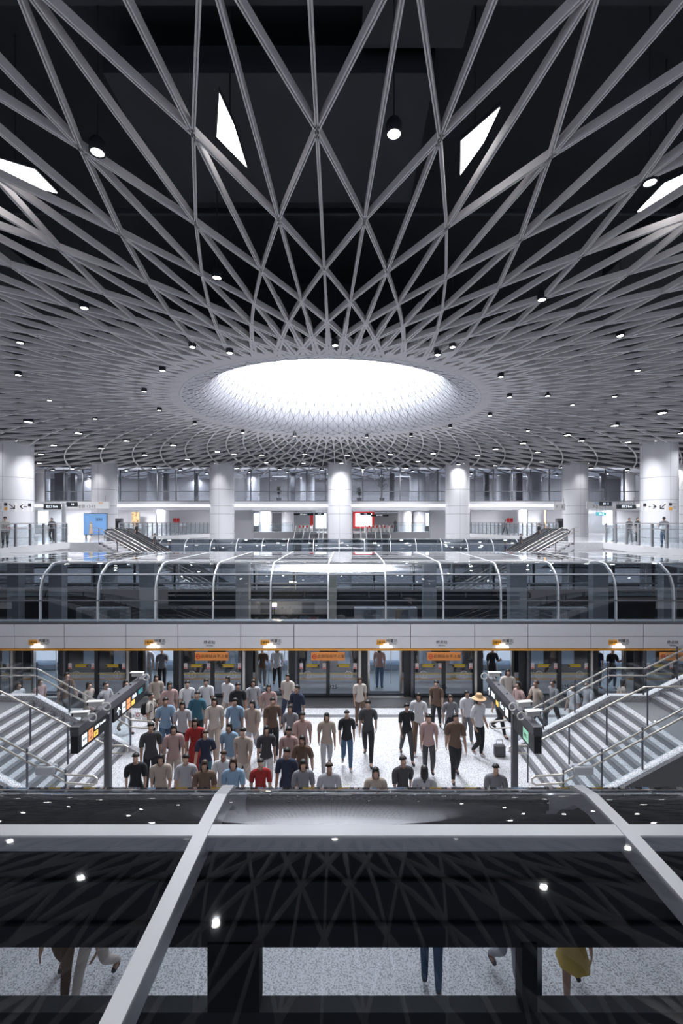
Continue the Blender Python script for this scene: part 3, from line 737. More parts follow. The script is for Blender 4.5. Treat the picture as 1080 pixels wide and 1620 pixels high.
# ------------------------------------------------------------------ concourse slabs, walls
edgeL = [(-17.6, 20), (-17.5, 24), (-18.2, 31.0), (-16.2, 31.0), (-16.2, 37.2), (-18.3, 38), (-18.3, 42.5), (-16.8, 50), (-15.0, 56), (-13.6, 61)]
for s in (-1, 1):
    poly = [(s*-1*x, y) if s > 0 else (x, y) for x, y in edgeL]
    poly = [(abs(x)*s, y) for x, y in edgeL] + [(s*45, 61), (s*45, 20)]
    m = MB(); m.prism(poly, -.9, 0); struct(m.build('floor', M_conc))
    m = MB()
    for (x0, y0), (x1, y1) in zip(edgeL[:3], edgeL[1:3]): m.beam((abs(x0)*s - s*.03, y0, -.18), (abs(x1)*s - s*.03, y1, -.18), .05, .42)
    for (x0, y0), (x1, y1) in zip(edgeL[5:], edgeL[6:]): m.beam((abs(x0)*s - s*.03, y0, -.18), (abs(x1)*s - s*.03, y1, -.18), .05, .42)
    struct(m.build('trim_8', M_white))
m = MB(); m.box(-45, 45, 61, 80, -.9, 0); struct(m.build('floor', M_conc))
m = MB(); m.box(-13.6, -3.4, 60.9, 61, -1.4, .06); m.box(3.4, 13.6, 60.9, 61, -1.4, .06); struct(m.build('trim_9', M_grey))
MB().box(-45, 45, 78, 78.3, 0, 3).build('wall_back', M_white)['kind'] = 'structure'
for s in (-1, 1): MB().box(s*44.8 - .2, s*44.8 + .2, 15, 80, 0, 9.5).build('wall_' + ('left' if s < 0 else 'right'), M_white)['kind'] = 'structure'
# mezzanine beam with its light line
YB = 46.2
root = thing('mezzanine_beam', 'long white mezzanine beam with a bright light line behind the columns', 'beam')
MB().box(-36, 36, YB, YB + .5, dz(807, YB), dz(793, YB)).build('beam', M_white, root)
MB().box(-36, 36, YB - .05, YB - .002, dz(801, YB), dz(798.6, YB)).build('light_strip', M_strip, root)
MB().box(-36, 36, YB - .08, YB - .0, dz(797.6, YB), dz(796.6, YB)).build('ledge', M_white, root)
m = MB(); m.box(-36, 36, YB + .5, 78, dz(800, YB), dz(796, YB)); struct(m.build('ceiling', mat('soffit_white', (.62, .62, .64), .6)))
# glazing of the upper level
root = thing('upper_glazing', 'dark framed glass wall of the upper floor above the beam', 'glass wall')
z0, z1 = dz(793, YB), ZC - .03
k = -30.0; n = 0
xs_ = []
while k < 30.5: xs_.append(k); k += 1.9
for x in xs_: MB().box(x - .05, x + .05, YB + .1, YB + .22, z0, z1).build('mullion', M_frame, root)
for z in (z0 + .04, z0 + 1.0): MB().box(-30, 30.4, YB + .12, YB + .2, z - .03, z + .03).build('transom', M_frame, root)
for a, b in zip(xs_, xs_[1:]): MB().box(a + .05, b - .05, YB + .155, YB + .165, z0 + .07, z1).build('glass_pane', G_win, root)
MB().box(-36, 36, 56, 56.2, z0, ZC - .02).build('wall_upper', mat('upper_wall', (.48, .48, .51), .4))['kind'] = 'structure'
ub = 0
for px, w, dark in ((95, 1.2, 1), (240, 1.6, 0), (262, .5, 1), (310, .4, 1), (398, 1.4, 0), (463, .5, 1), (485, 1.6, 0), (620, .5, 1), (662, 1.8, 0), (690, 1.2, 0), (770, .5, 1), (800, 1.5, 0), (822, .6, 1), (850, 1.6, 0), (955, .6, 1), (1000, 1.4, 0), (60, 1.4, 0), (115, .5, 1)):
    X = at(px, 780, 50).x; m = MB()
    if dark: m.box(X - w/2, X + w/2, 50, 50.4, z0, ZC - .03); o = m.build('pier', M_frame)
    else: m.lathe([(w/2, z0), (w/2, ZC - .03)], 24, (X, 50.8, 0)); o = m.build('pier', M_colm, smooth=True)
    ub += 1
    tag(o, '%s behind the upper glazing, %s' % ('dark square pier' if dark else 'pale round pier', side(px)), 'pier', 'piers behind the upper glazing, ' + ('dark' if dark else 'pale') + ' ' + side(px))
for k in range(9):
    X = -28 + 7*k; t = thing('ceiling_light', 'strip lamp inside the glazed upper floor, %s' % ['leftmost', 'second from the left', 'third from the left', 'fourth from the left', 'central', 'fourth from the right', 'third from the right', 'second from the right', 'rightmost'][k], 'lamp', (X, 51.8, 6.6), 0, 'lamps of the upper floor')
    MB().box(-.8, .8, -.05, .05, 0, .03).build('diffuser', M_strip, t); MB().box(-.82, .82, -.07, .07, .031, .08).build('housing', M_frame, t)
    al = bpy.data.lights.new('lamp', 'AREA'); al.energy = 300; al.shape = 'RECTANGLE'; al.size = 1.6; al.size_y = .1
    l = bpy.data.objects.new('lamp', al); COL.objects.link(l); l.parent = t; l.location = (0, 0, -.03)
# potted trees on the upper floor
for px, h, lb in ((604, 2.3, 'tall potted tree behind the upper glass right of the central column'), (568, 1.3, 'small potted shrub behind the upper glass beside the central column'), (441, 1.4, 'small potted shrub behind the upper glass left of the central column')):
    X = at(px, 790, 47.4).x; t = thing('potted_plant', lb, 'plant', (X, 47.4, z0))
    MB().lathe([(.01, 0), (.2, 0), (.28, .4), (.01, .4)], 16).build('pot', M_pot, t, smooth=True)
    MB().tube([(0, 0, .4), (.05, 0, h*.5), (0, 0, h)], .03, 6).build('stem', M_pot, t)
    m = MB()
    for q in range(160):
        a, b_, c = random.gauss(0, .2*h/2), random.gauss(0, .2*h/2), random.uniform(.55, 1.15)*h
        d1 = Vector((random.uniform(-1, 1), random.uniform(-1, 1), random.uniform(-1, 1))).normalized()*.13; d2 = Vector((d1.y, -d1.x, .3*d1.z))*.4
        p = Vector((a, b_, c)); m.add([p - d1, p + d2, p + d1, p - d2], [(0, 1, 2, 3)])
    m.build('foliage', M_plant, t)

# lower level behind the columns: white walls, piers
def wallbox(px0, px1, y0, y1, d, mm, lb, cat='wall', nm='wall_panel', grp=None, th=.3):
    a, b = at(px0, y1, d), at(px1, y0, d)
    o = MB().box(a.x, b.x, d, d + th, a.z, b.z).build(nm, mm); tag(o, lb, cat, grp); return o
wallbox(265, 332, 807, 845, 60, M_white, 'white wall panel under the beam left of the second column'); wallbox(745, 822, 807, 845, 60, M_white, 'white wall panel under the beam right of the fourth column')
wallbox(372, 398, 807, 852, 47.5, mat('pier_grey', (.45, .45, .48), .4), 'grey pier under the beam right of the second column', 'pier', 'pier', None, 1)
wallbox(681, 704, 807, 852, 47.5, M_grey and mat('pier_grey'), 'grey pier under the beam left of the fourth column', 'pier', 'pier', None, 1)
wallbox(220, 246, 807, 848, 52, M_white, 'white wall panel beside the left railing'); wallbox(835, 862, 807, 848, 52, M_white, 'white wall panel beside the right railing')
for px, w, d, lb in ((420, 2.0, 68, 'white round pier in the lobby left of the escalators'), (455, 1.9, 70, 'white round pier beside the lobby gates at left'), (640, 2.0, 68, 'white round pier in the lobby right of the escalators'), (663, 1.9, 70, 'white round pier at the right end of the lobby'), (257, 1.6, 56, 'bright white round pier behind the left railing'), (829, 1.6, 56, 'bright white round pier behind the right railing')):
    X = at(px, 800, d).x; o = MB().lathe([(w/2, 0), (w/2, 3)], 24, (X, d, 0)).build('pier', M_colm, smooth=True); tag(o, lb, 'pier')
al = bpy.data.lights.new('lamp', 'AREA'); al.energy = 420; al.shape = 'DISK'; al.size = .5; al.color = (.97, .98, 1)  # added fill lights that brighten the far lobby under the mezzanine
for row, (yy, nm) in enumerate(((48.5, 'front row'), (55.0, 'middle row'), (66.0, 'rear row'))):
    for k in range(7):
        X = -33 + 11*k
        t = thing('added_fill_light', 'round fill light added under the mezzanine, %s, %s' % (nm, ['outermost left', 'far left', 'left', 'centre', 'right', 'far right', 'outermost right'][k]), 'light', (X + .0, yy, dz(800, YB) - .04), 0, 'fill lights added under the mezzanine')
        MB().lathe([(.25, 0), (.30, 0), (.30, .04), (.25, .04)], 24).build('ring', M_frame, t); MB().disc((0, 0, .02), .25, 24, -1).build('diffuser', M_strip, t)
        l = bpy.data.objects.new('lamp', al); COL.objects.link(l); l.parent = t; l.location = (0, 0, -.02)
# red notices
for px, lb in ((279, 'red notice pair on the wall behind the left railing'), (806, 'red notice pair on the wall behind the right railing')):
    p = at(px, 824, 59.9); t = thing('wall_notice', lb, 'notice', tuple(p))
    for k in (-1, 1): MB().box(k*.22 - .19, k*.22 + .19, -.04, -.005, -.1, .35).build('plate', M_red, t)
    MB().box(-.4, .4, -.04, -.005, -.3, -.13).build('caption', M_red, t)
# shops and lit back walls of the side concourses
M_glow = mat('shop_light', (.80, .90, 1), .5, emit=1.8)
for s in (-1, 1):
    w = 'left' if s < 0 else 'right'
    xa, xb = (60, 74) if s < 0 else (955, 970)
    wallbox(xa, xb, 808, 830, 56, M_glow, 'bright shop window of the %s concourse' % w, 'window', 'shop_window')
    a = (0, 210) if s < 0 else (860, 1080)
    wallbox(a[0] - 60, a[0], 755, 842, 57, M_white, 'white side wall at the outer %s concourse' % w) if False else None
wallbox(-60, 215, 797, 846, 58, M_white, 'white back wall of the left concourse'); wallbox(865, 1140, 797, 846, 58, M_white, 'white back wall of the right concourse')
p = at(143.5, 824, 38); t = thing('billboard', 'bright blue billboard in front of the left back-row column', 'billboard', (p.x, 38.6, 0))
MB().box(-.95, .95, 0, .12, .35, 2.1).build('poster', M_blueb, t); MB().box(-1.0, 1.0, .121, .2, .3, 2.15).build('frame', M_frame, t)
for k in (-.8, .8): MB().box(k - .04, k + .04, .05, .15, 0, .35).build('leg', M_frame, t)
text('深圳', .3, M_ink, t, (.35, -.01, 1.6))
m = MB(); m.lathe([(.01, 0), (.18, 0), (.12, .5), (.14, .75), (.06, .85), (.09, .95), (.01, 1.05)], 12, (-.3, -.02, .4)); m.build('figure', mat('figure_tan', (.55, .42, .32), .5), t, smooth=True)
# tall golden poster behind left railing
p = at(214, 824, 50); t = thing('poster', 'narrow golden poster standing behind the left railing', 'poster', (p.x, 50, 0))
MB().box(-.4, .4, 0, .1, .2, 2.5).build('panel', mat('gold_poster', (.26, .17, .08), .5, noise=(3, .8), emit=0), t); MB().box(-.45, .45, .101, .16, 0, 2.55).build('frame', M_frame, t)
p = at(862, 824, 50); t = thing('poster', 'thin golden edge-lit panel behind the right railing', 'poster', (p.x, 50, 0))
MB().box(-.09, .09, 0, .1, .0, 2.7).build('panel', mat('gold_edge', (.75, .45, .22), .5), t); MB().box(-.12, .12, .101, .2, 0, 2.72).build('frame', M_frame, t)
# hanging signs
def hang(px, py, w, h, d, lb, txts, body=None, tint=None):
    p = at(px, py, d); t = thing('hanging_sign', lb, 'sign', (p.x, d, p.z))
    MB().box(-w/2, w/2, 0, .12, -h/2, h/2).build('board', body or M_black, t, bevel=.01)
    for s_ in (-.4, .4): MB().tube([(s_*w, .06, h/2), (s_*w, .06, h/2 + .5)], .015, 6).build('hanger', M_frame, t)
    for (u, v, s_, size, mm) in txts: text(s_, size, mm, t, (u*w, -.006, v*h), ext=.003)
    return t
hang(82, 801.5, 1.25, .42, 33, 'black departure board beside the left arrow column', [(0, 0, '出口 Exit', .22, M_led)])
hang(140, 799, 3.5, .62, 39, 'white sign with exits 12-15 left of the second column', [(-.05, -.2, '地铁 12-15', .34, M_ink), (.3, .25, '换乘', .2, M_orange)], M_sw)
hang(113, 798, .8, .34, 34, 'small dark camera board over the left concourse', [(.1, 0, '14', .2, M_led)])
hang(991, 801.5, 1.4, .32, 33, 'long black departure board beside the right arrow column', [(0, 0, '出口 Exit', .2, M_led)])
hang(955, 799, 3.0, .62, 39, 'white sign with exits 7-2 right of the fifth column', [(-.25, -.2, '7-2', .34, M_ink), (-.2, .25, '换乘', .2, M_blueb)], M_sw)
hang(958, 797, .9, .34, 34, 'small dark board over the right concourse', [(0, 0, '10 11', .2, M_led)])
hang(951, 813, .8, .28, 36, 'teal lit sign under the white exits board', [(0, 0, '出口', .2, M_led)], M_ledb)
hang(885, 802, 1.0, .6, 40, 'white sign with an arrow beside the fifth column', [(-.2, 0, '↖', .4, M_ink), (.25, 0, 'E', .34, M_ink)], M_sw)
hang(480, 813.5, 2.6, .28, 60, 'long black sign over the lobby left of the central column', [(0, 0, '出口 Exit 5', .2, M_led)])
hang(505, 813, 1.2, .30, 58, 'short black sign beside the central column at left', [(0, 0, '←14', .2, M_led)])
hang(578, 813, 1.4, .30, 58, 'short black sign beside the central column at right', [(0, 0, '14→', .2, M_led)])
hang(600, 815.5, 2.4, .24, 60, 'long black sign over the lobby right of the central column', [(0, 0, 'Exit 6 出口', .18, M_led)])
for px, lb in ((187, 'dark grey kiosk cabinet right of the second column'), (886, 'dark grey kiosk cabinet left of the fifth column')):
    p = at(px, 0, 41); t = thing('kiosk', lb, 'kiosk', (p.x, 41, 0)); MB().box(-.28, .28, 0, .4, 0, 1.75).build('body', M_frame, t, bevel=.02); MB().box(-.2, .2, -.02, -.002, .9, 1.5).build('screen', M_black, t)
for px, lb in ((101, 'grey signpost mast in the left concourse'), (972, 'grey signpost mast in the right concourse')):
    p = at(px, 0, 33.5); t = thing('mast', lb, 'mast', (p.x, 33.5, 0)); MB().box(-.1, .1, -.1, .1, 0, 2.8).build('shaft', M_grey, t); MB().box(-.16, .16, -.16, .16, -.0, .06).build('foot', M_frame, t)
# lobby of the central bay: red shop, gates, escalators
wallbox(562, 588, 812, 833, 72, M_glow, 'glowing white advertising screen in the lobby', 'screen', 'screen')
wallbox(558, 592, 808, 836, 72.4, M_red, 'red frame wall behind the glowing lobby screen', 'wall')
wallbox(490, 495, 815, 832, 66, M_red, 'narrow red banner left of the central column', 'banner', 'banner')
wallbox(499, 516, 812, 836, 73, M_glow, 'bright shop front left of the central column', 'shop front', 'shop_front')
wallbox(399, 409, 812, 832, 66, M_glow, 'bright opening at the left end of the lobby', 'window', 'shop_window'); wallbox(674, 681, 812, 832, 66, M_glow, 'bright opening at the right end of the lobby', 'window', 'shop_window')
gx = 0
for px in (474, 480, 486, 492, 578, 584, 590, 596, 602, 608, 614, 620):
    p = at(px, 0, 64); t = thing('ticket_gate', 'red and grey ticket gate in the lobby, %s of the central column' % ('left' if px < 530 else 'right'), 'gate', (p.x, 64, 0), 0, 'ticket gates %s of the central column' % ('left' if px < 530 else 'right'))
    MB().box(-.13, .13, 0, 1.4, 0, .95).build('cabinet', M_lens, t); MB().box(-.12, .12, -.02, -.001, .62, .92).build('red_panel', M_red, t)
for k, (x, nm) in enumerate(((-5.6, 'outer left'), (-3.6, 'inner left'), (-1.85, 'left beside the central column'), (1.9, 'right beside the central column'), (3.8, 'inner right'), (5.7, 'outer right'))):
    t = thing('escalator', 'small far escalator rising to the lobby, %s' % nm, 'escalator', (x, 61.2, 0), 0, 'escalators rising to the lobby')
    MB().prism_x([(-4, -2.4), (0, -.05), (0, -.3), (-4, -2.7)], -.5, .5).build('steps', M_riser, t)
    for s in (-1, 1):
        b = MB().prism_x([(-4, -2.5), (.4, .05), (.4, .8), (-.1, .85), (-4, -1.5)], s*.58 - .04, s*.58 + .04).build('balustrade', G_rail, t)
        MB().tube([(s*.58, -4, -1.5), (s*.58, -.1, .87), (s*.58, .4, .82)], .05, 6).build('handrail', M_lens, b)

# ------------------------------------------------------------------ railings of the concourse
def railing(path, lb, step=1.35, h=1.3, posts=None, pw=.12):
    root = thing('railing', lb, 'railing')
    pts = []
    for (x0, y0), (x1, y1) in zip(path, path[1:]):
        L = math.hypot(x1-x0, y1-y0); n = max(1, round(L/step))
        for k in range(n): pts.append((x0 + (x1-x0)*k/n, y0 + (y1-y0)*k/n))
    pts.append(path[-1])
    for x, y in pts: MB().box(x - pw/2, x + pw/2, y - .05, y + .05, 0, h).build('post', M_grey, root)
    for a, b in zip(pts, pts[1:]):
        m = MB(); m.beam((a[0], a[1], h + .02), (b[0], b[1], h + .02), .07, .06); m.build('top_rail', M_grey, root)
        m = MB(); m.beam((a[0], a[1], h - .28), (b[0], b[1], h - .28), .03, .04); m.build('mid_rail', M_grey, root)
        m = MB(); m.beam((a[0], a[1], h*.5), (b[0], b[1], h*.5), .012, h - .15); m.build('glass_pane', G_rail, root)
for s in (-1, 1):
    w = 'left' if s < 0 else 'right'
    railing([(s*17.7, 20), (s*17.6, 24), (s*18.3, 30.9)], 'glass railing with grey posts at the edge of the near %s concourse' % w)
    railing([(s*18.4, 38.2), (s*18.4, 42.5), (s*16.9, 50), (s*15.1, 56)], 'curving railing with grey posts behind the %s escalators' % w, .8, pw=.09)
    railing([(s*13.5, 61.1), (s*6.6, 61.1)], 'far glass railing of the lobby balcony, %s of the escalators' % w, 2.2, 1.25, pw=.05)

# ------------------------------------------------------------------ side escalators and stair down from the concourse
for s in (-1, 1):
    w = 'left' if s < 0 else 'right'
    X0 = 16.2
    def incl(name, y, hw, lb, cat, rails, mm):
        t = thing(name, lb, cat, (s*X0, y, 0))
        L, D = 9.0, 5.0
        MB().prism_y([(0, 0), (-s*L, -D), (-s*L, -D - .45), (0, -.45)], -hw, hw).build('steps', mm, t)
        if name == 'staircase':
            m = MB()
            for k in range(30): m.box(*sorted((-s*(k*.3), -s*(k*.3 + .3))), -hw, hw, -k*.1667 - .12, -k*.1667 + .03)
            m.build('treads', M_stone, t)
        for q in (-1, 1):
            if name == 'escalator':
                b = MB().prism_y([(s*.6, .0), (0, 0), (-s*L, -D), (-s*L, -D + .8), (-s*.1, .82), (s*.6, .82)], q*hw - .03, q*hw + .03).build('balustrade', M_frame, t)
                MB().tube([(s*.6, q*hw, .5), (s*.75, q*hw, .72), (s*.55, q*hw, .87), (0, q*hw, .87), (-s*L, q*hw, -D + .87)], .05, 8).build('handrail', M_black, b)
                MB().tube([(s*.3, q*hw - .05, .12), (0, q*hw - .05, .12), (-s*L, q*hw - .05, -D + .12)], .02, 6).build('skirt_light', M_steel, b)
            else:
                m = MB()
                for k in range(8): m.tube([(-s*k*1.25, q*hw, -k*.694), (-s*k*1.25, q*hw, -k*.694 + 1)], .03, 6)
                b = m.build('posts', M_post, t)
                for z in (.75, 1.0): MB().tube([(s*.3, q*hw, z), (0, q*hw, z), (-s*L, q*hw, -D + z)], .03, 8).build('handrail', M_steel, b, smooth=True)
    incl('staircase', 31.9, .85, 'steep stairs with steel handrails going down from the %s concourse' % w, 'staircase', 2, M_conc)
    incl('escalator', 33.7, .55, 'nearer escalator going down from the %s concourse' % w, 'escalator', 2, M_frame)
    incl('escalator', 35.3, .55, 'farther escalator going down from the %s concourse' % w, 'escalator', 2, M_frame)

# ------------------------------------------------------------------ people
def skin(name, J, E, root, sub=1):
    names = list(J); me = bpy.data.meshes.new(name)
    me.from_pydata([J[n][0] for n in names], [(names.index(a), names.index(b)) for a, b in E], [])
    ob = bpy.data.objects.new(name, me); COL.objects.link(ob)
    sk = ob.modifiers.new('k', 'SKIN'); sk.use_smooth_shade = True; sk.branch_smoothing = .4
    for i, n in enumerate(names):
        v = me.skin_vertices[0].data[i]; r = J[n][1]; v.radius = (r, r) if not isinstance(r, tuple) else r; v.use_root = (n == root)
    if sub: ss = ob.modifiers.new('s', 'SUBSURF'); ss.levels = sub; ss.render_levels = sub
    dg = bpy.context.evaluated_depsgraph_get(); ev = ob.evaluated_get(dg); m2 = bpy.data.meshes.new_from_object(ev)
    bpy.data.objects.remove(ob); m2.name = name
    for p in m2.polygons: p.use_smooth = True
    return m2
def flatten(me, k=.66):
    for v in me.vertices:
        x, y, z = v.co
        w = max(0, min(1, (.25 - abs(x)) / .06)) * max(0, min(1, (z - .80)/.08)) * max(0, min(1, (1.47 - z)/.06))
        v.co.y = y * (1 - w * (1 - k))
def limb(a, L, ax, side_=0):  # ax: swing forward angle (y-), from straight down
    return (a[0] + side_ * L, a[1] - math.sin(ax) * L, a[2] - math.cos(ax) * L)
def pose(ph, stride=.45, arms='walk', skirt=False, long=False):
    # faces -y (towards the viewer)
    J = {}; b = .02 * math.cos(2*ph)
    pel = (0, 0, .93 + b)
    J['pel'] = (pel, .125); J['wst'] = ((0, 0, 1.08 + b), .118); J['chs'] = ((0, 0, 1.27 + b), .145); J['up'] = ((0, .005, 1.40 + b), .11)
    J['nk'] = ((0, -.005, 1.475 + b), .05); J['jaw'] = ((0, -.03, 1.54 + b), .065); J['hd'] = ((0, -.015, 1.61 + b), .088); J['top'] = ((0, -.005, 1.665 + b), .07)
    J['nose'] = ((0, -.118, 1.585 + b), .014)
    E = [('pel','wst'),('wst','chs'),('chs','up'),('up','nk'),('nk','jaw'),('jaw','hd'),('hd','top'),('hd','nose')]
    for s, n in ((-1, 'l'), (1, 'r')):
        sw = stride * math.sin(ph) * s
        hip = (s*.095, 0, .89 + b); kb = .15 + max(0, -math.cos(ph)*s*.6) if stride else .03
        knee = limb(hip, .43, sw + kb*.4, .01*s); ank = limb(knee, .41, sw - kb*.9)
        toe = (ank[0] + .02*s, ank[1] - .14, max(.035, ank[2] - .06)); heel = (ank[0], ank[1] + .03, max(.03, ank[2] - .05))
        J['hip'+n] = (hip, .098); J['kn'+n] = (knee, .064); J['cf'+n] = (tuple((knee[i]*.65 + ank[i]*.35) for i in range(3)), .06); J['an'+n] = (ank, .04); J['to'+n] = (toe, .035)
        E += [('pel','hip'+n),('hip'+n,'kn'+n),('kn'+n,'cf'+n),('cf'+n,'an'+n),('an'+n,'to'+n)]
        sh = (s*.185, .005, 1.39 + b)
        if arms == 'walk': au, al_ = -sw*.9, -sw*.9 + .25
        elif arms == 'phone' and s > 0: au, al_ = .35, 2.0
        elif arms == 'hips': au, al_ = -.2, .6
        else: au, al_ = .0, .15
        el = limb(sh, .28, au, .10*s); wr = limb(el, .25, al_, .02*s)
        J['sh'+n] = (sh, .062); J['el'+n] = (el, .043); J['wr'+n] = (wr, .027)
        dr = Vector((0, -math.sin(al_ + .1), -math.cos(al_ + .1)))
        pm = Vector(wr) + dr*.06; J['pm'+n] = (tuple(pm), .03)
        E += [('up','sh'+n),('sh'+n,'el'+n),('el'+n,'wr'+n),('wr'+n,'pm'+n)]
        ac = Vector((0, -dr.z, dr.y)).normalized(); 
        for f in range(4):
            o_ = ac * ((f - 1.5) * .02); ln = (.06, .07, .066, .052)[f]
            p1 = pm + o_ + dr*.035; p2 = p1 + dr*ln*.6 + Vector((-s*.01, 0, 0)); 
            J['f%d%s' % (f, n)] = (tuple(p1), .0095); J['g%d%s' % (f, n)] = (tuple(p2 + dr*.02 + Vector((-s*.012, 0, 0))), .0075)
            E += [('pm'+n, 'f%d%s' % (f, n)), ('f%d%s' % (f, n), 'g%d%s' % (f, n))]
        tb = pm - ac * -.035 if False else pm + ac * .035
        J['t'+n] = (tuple(tb + dr*.005), .011); J['u'+n] = (tuple(tb + dr*.035 + ac*.012), .009)
        E += [('pm'+n, 't'+n), ('t'+n, 'u'+n)]
    return J, E
def make_pose(key, ph, stride, arms, skirt=False, long=False, sleeve=.8):
    J, E = pose(ph, stride, arms)
    body = skin('body', J, E, 'pel', 2); flatten(body)
    segs = [(n0, n1, Vector(J[n0][0]), Vector(J[n1][0])) for n0, n1 in E]
    def near_(co):
        best = None
        for n0, n1, p, q in segs:
            d = q - p; t_ = max(0, min(1, (co - p).dot(d) / d.length_squared)); dist = (co - p - d*t_).length - .6*(J[n0][1] + (J[n1][1] - J[n0][1])*t_)
            if best is None or dist < best[0]: best = (dist, n0, n1, t_)
        return best[1:]
    cls = [near_(v.co) for v in body.vertices]
    nrm = [v.normal.copy() for v in body.vertices]
    def cut(test, grow):
        me = bpy.data.meshes.new('cloth'); bm = bmesh.new(); bm.from_mesh(body); bm.verts.ensure_lookup_table()
        ok = [test(c, body.vertices[i].co) for i, c in enumerate(cls)]
        for v in bm.verts: v.co += nrm[v.index] * grow
        bmesh.ops.delete(bm, geom=[f for f in bm.faces if sum(ok[v.index] for v in f.verts) < 2], context='FACES')
        bm.to_mesh(me); bm.free()
        for p in me.polygons: p.use_smooth = True
        return me
    TOR = {('pel','wst'),('wst','chs'),('chs','up'),('up','shl'),('up','shr')}
    def t_shirt(c, co):
        e = (c[0], c[1])
        if e in TOR: return co.z > J['pel'][0][2] - .06
        if e == ('up', 'nk'): return co.z < J['up'][0][2] + .045
        if c[0][:2] == 'sh': return c[2] < sleeve
        if c[0] == 'pel': return co.z > J['pel'][0][2] - .06
        return False
    def t_leg(c, co):
        if (c[0], c[1]) in (('pel', 'wst'), ('wst', 'chs')): return co.z < J['pel'][0][2] + .17
        return c[0] in ('pel', 'hipl', 'hipr', 'knl', 'knr', 'cfl', 'cfr') and co.z < J['pel'][0][2] + .17
    shirt = cut(t_shirt, .017)
    if skirt:
        lo = .35 if long else .58
        m = MB(); cy = (J['knl'][0][1] + J['knr'][0][1]) / 2
        n_ = 28; vs = []; fs = []
        for i, (t_, z) in enumerate([(0, 1.02), (.15, .93), (.5, .75), (.8, .62), (1, lo)]):
            rx = .135 + .10*t_; ry = .10 + .13*t_ + .2*abs(J['knl'][0][1] - J['knr'][0][1])*t_
            for k in range(n_):
                a = 2*PI*k/n_; w_ = 1 + .05*t_*math.sin(a*7)
                vs.append((rx*w_*math.cos(a), cy*t_ + ry*w_*math.sin(a), z))
        for i in range(4):
            for k in range(n_): fs.append((i*n_+k, i*n_+(k+1) % n_, (i+1)*n_+(k+1) % n_, (i+1)*n_+k))
        leg = bpy.data.meshes.new('cloth'); leg.from_pydata(vs, [], fs)
        for p in leg.polygons: p.use_smooth = True
    else:
        leg = cut(t_leg, .010)
    sh = {}
    shoes = []
    for n in 'lr':
        a, to = J['an'+n][0], J['to'+n][0]
        K = {'a': ((a[0], a[1] + .02, a[2] - .03), .046), 'h': ((a[0], a[1] - .03, (a[2] + to[2])/2 - .012), .048), 't': ((to[0], to[1] - .02, to[2]), .040)}
        shoes.append(skin('cloth', K, [('a','h'),('h','t')], 'a'))
    # hair: cap that covers top and back of the head, optionally long
    hz = J['hd'][0][2]; hairs = []
    for lng in (False, True):
        m = MB(); n1, n2 = 9, 16; vs = []; fs = []
        for i in range(n1 + 1):
            for k in range(n2):
                a = 2*PI*k/n2; back = (1 + math.sin(a))/2          # +y is the back
                mx = (.26 + .42*back) * PI
                ph_ = mx * i / n1; rx, ry, rz_ = .086, .098, .098
                vs.append((rx*math.sin(ph_)*math.cos(a), -.008 + ry*math.sin(ph_)*math.sin(a), hz + .02 + rz_*math.cos(ph_) - (.22*back*max(0, i - 6)/3 if lng else 0)))
        for i in range(n1):
            for k in range(n2): fs.append((i*n2+k, i*n2+(k+1) % n2, (i+1)*n2+(k+1) % n2, (i+1)*n2+k))
        me = bpy.data.meshes.new('cloth'); me.from_pydata(vs, [], fs)
        for p in me.polygons: p.use_smooth = True
        hairs.append(me)
    POSES[key] = dict(body=body, shirt=shirt, leg=leg, shoes=shoes, hair=hairs, J=J, skirt=skirt)
POSES = {}
for k in range(5): make_pose('w%d' % k, .4 + k*1.25, .46, 'walk')
make_pose('s0', 0, 0, 'stand'); make_pose('s1', .5, .08, 'phone'); make_pose('d0', .9, .38, 'walk', True, True); make_pose('k0', 3.9, .36, 'walk', True); make_pose('h0', .3, .05, 'hips', sleeve=.95)
CLOTH = {'white': (.58, .58, .61), 'black': (.014, .015, .019), 'navy blue': (.02, .028, .06), 'light blue': (.20, .30, .42), 'grey': (.19, .19, .21), 'dark grey': (.055, .055, .062), 'beige': (.36, .30, .26), 'pink': (.40, .27, .26), 'red': (.30, .02, .02), 'brown': (.12, .075, .055), 'teal': (.03, .11, .16), 'cream': (.50, .45, .41), 'denim blue': (.06, .11, .19), 'pale grey': (.36, .36, .39), 'olive': (.13, .12, .07), 'mustard': (.40, .29, .08)}
M_skin = [mat('skin_%d' % i, c, .55) for i, c in enumerate([(.40, .25, .19), (.34, .20, .15), (.46, .30, .23)])]
M_hair = mat('hair_black', (.012, .010, .010), .5); M_hairb = mat('hair_brown', (.05, .025, .015), .5)
cnt = {}
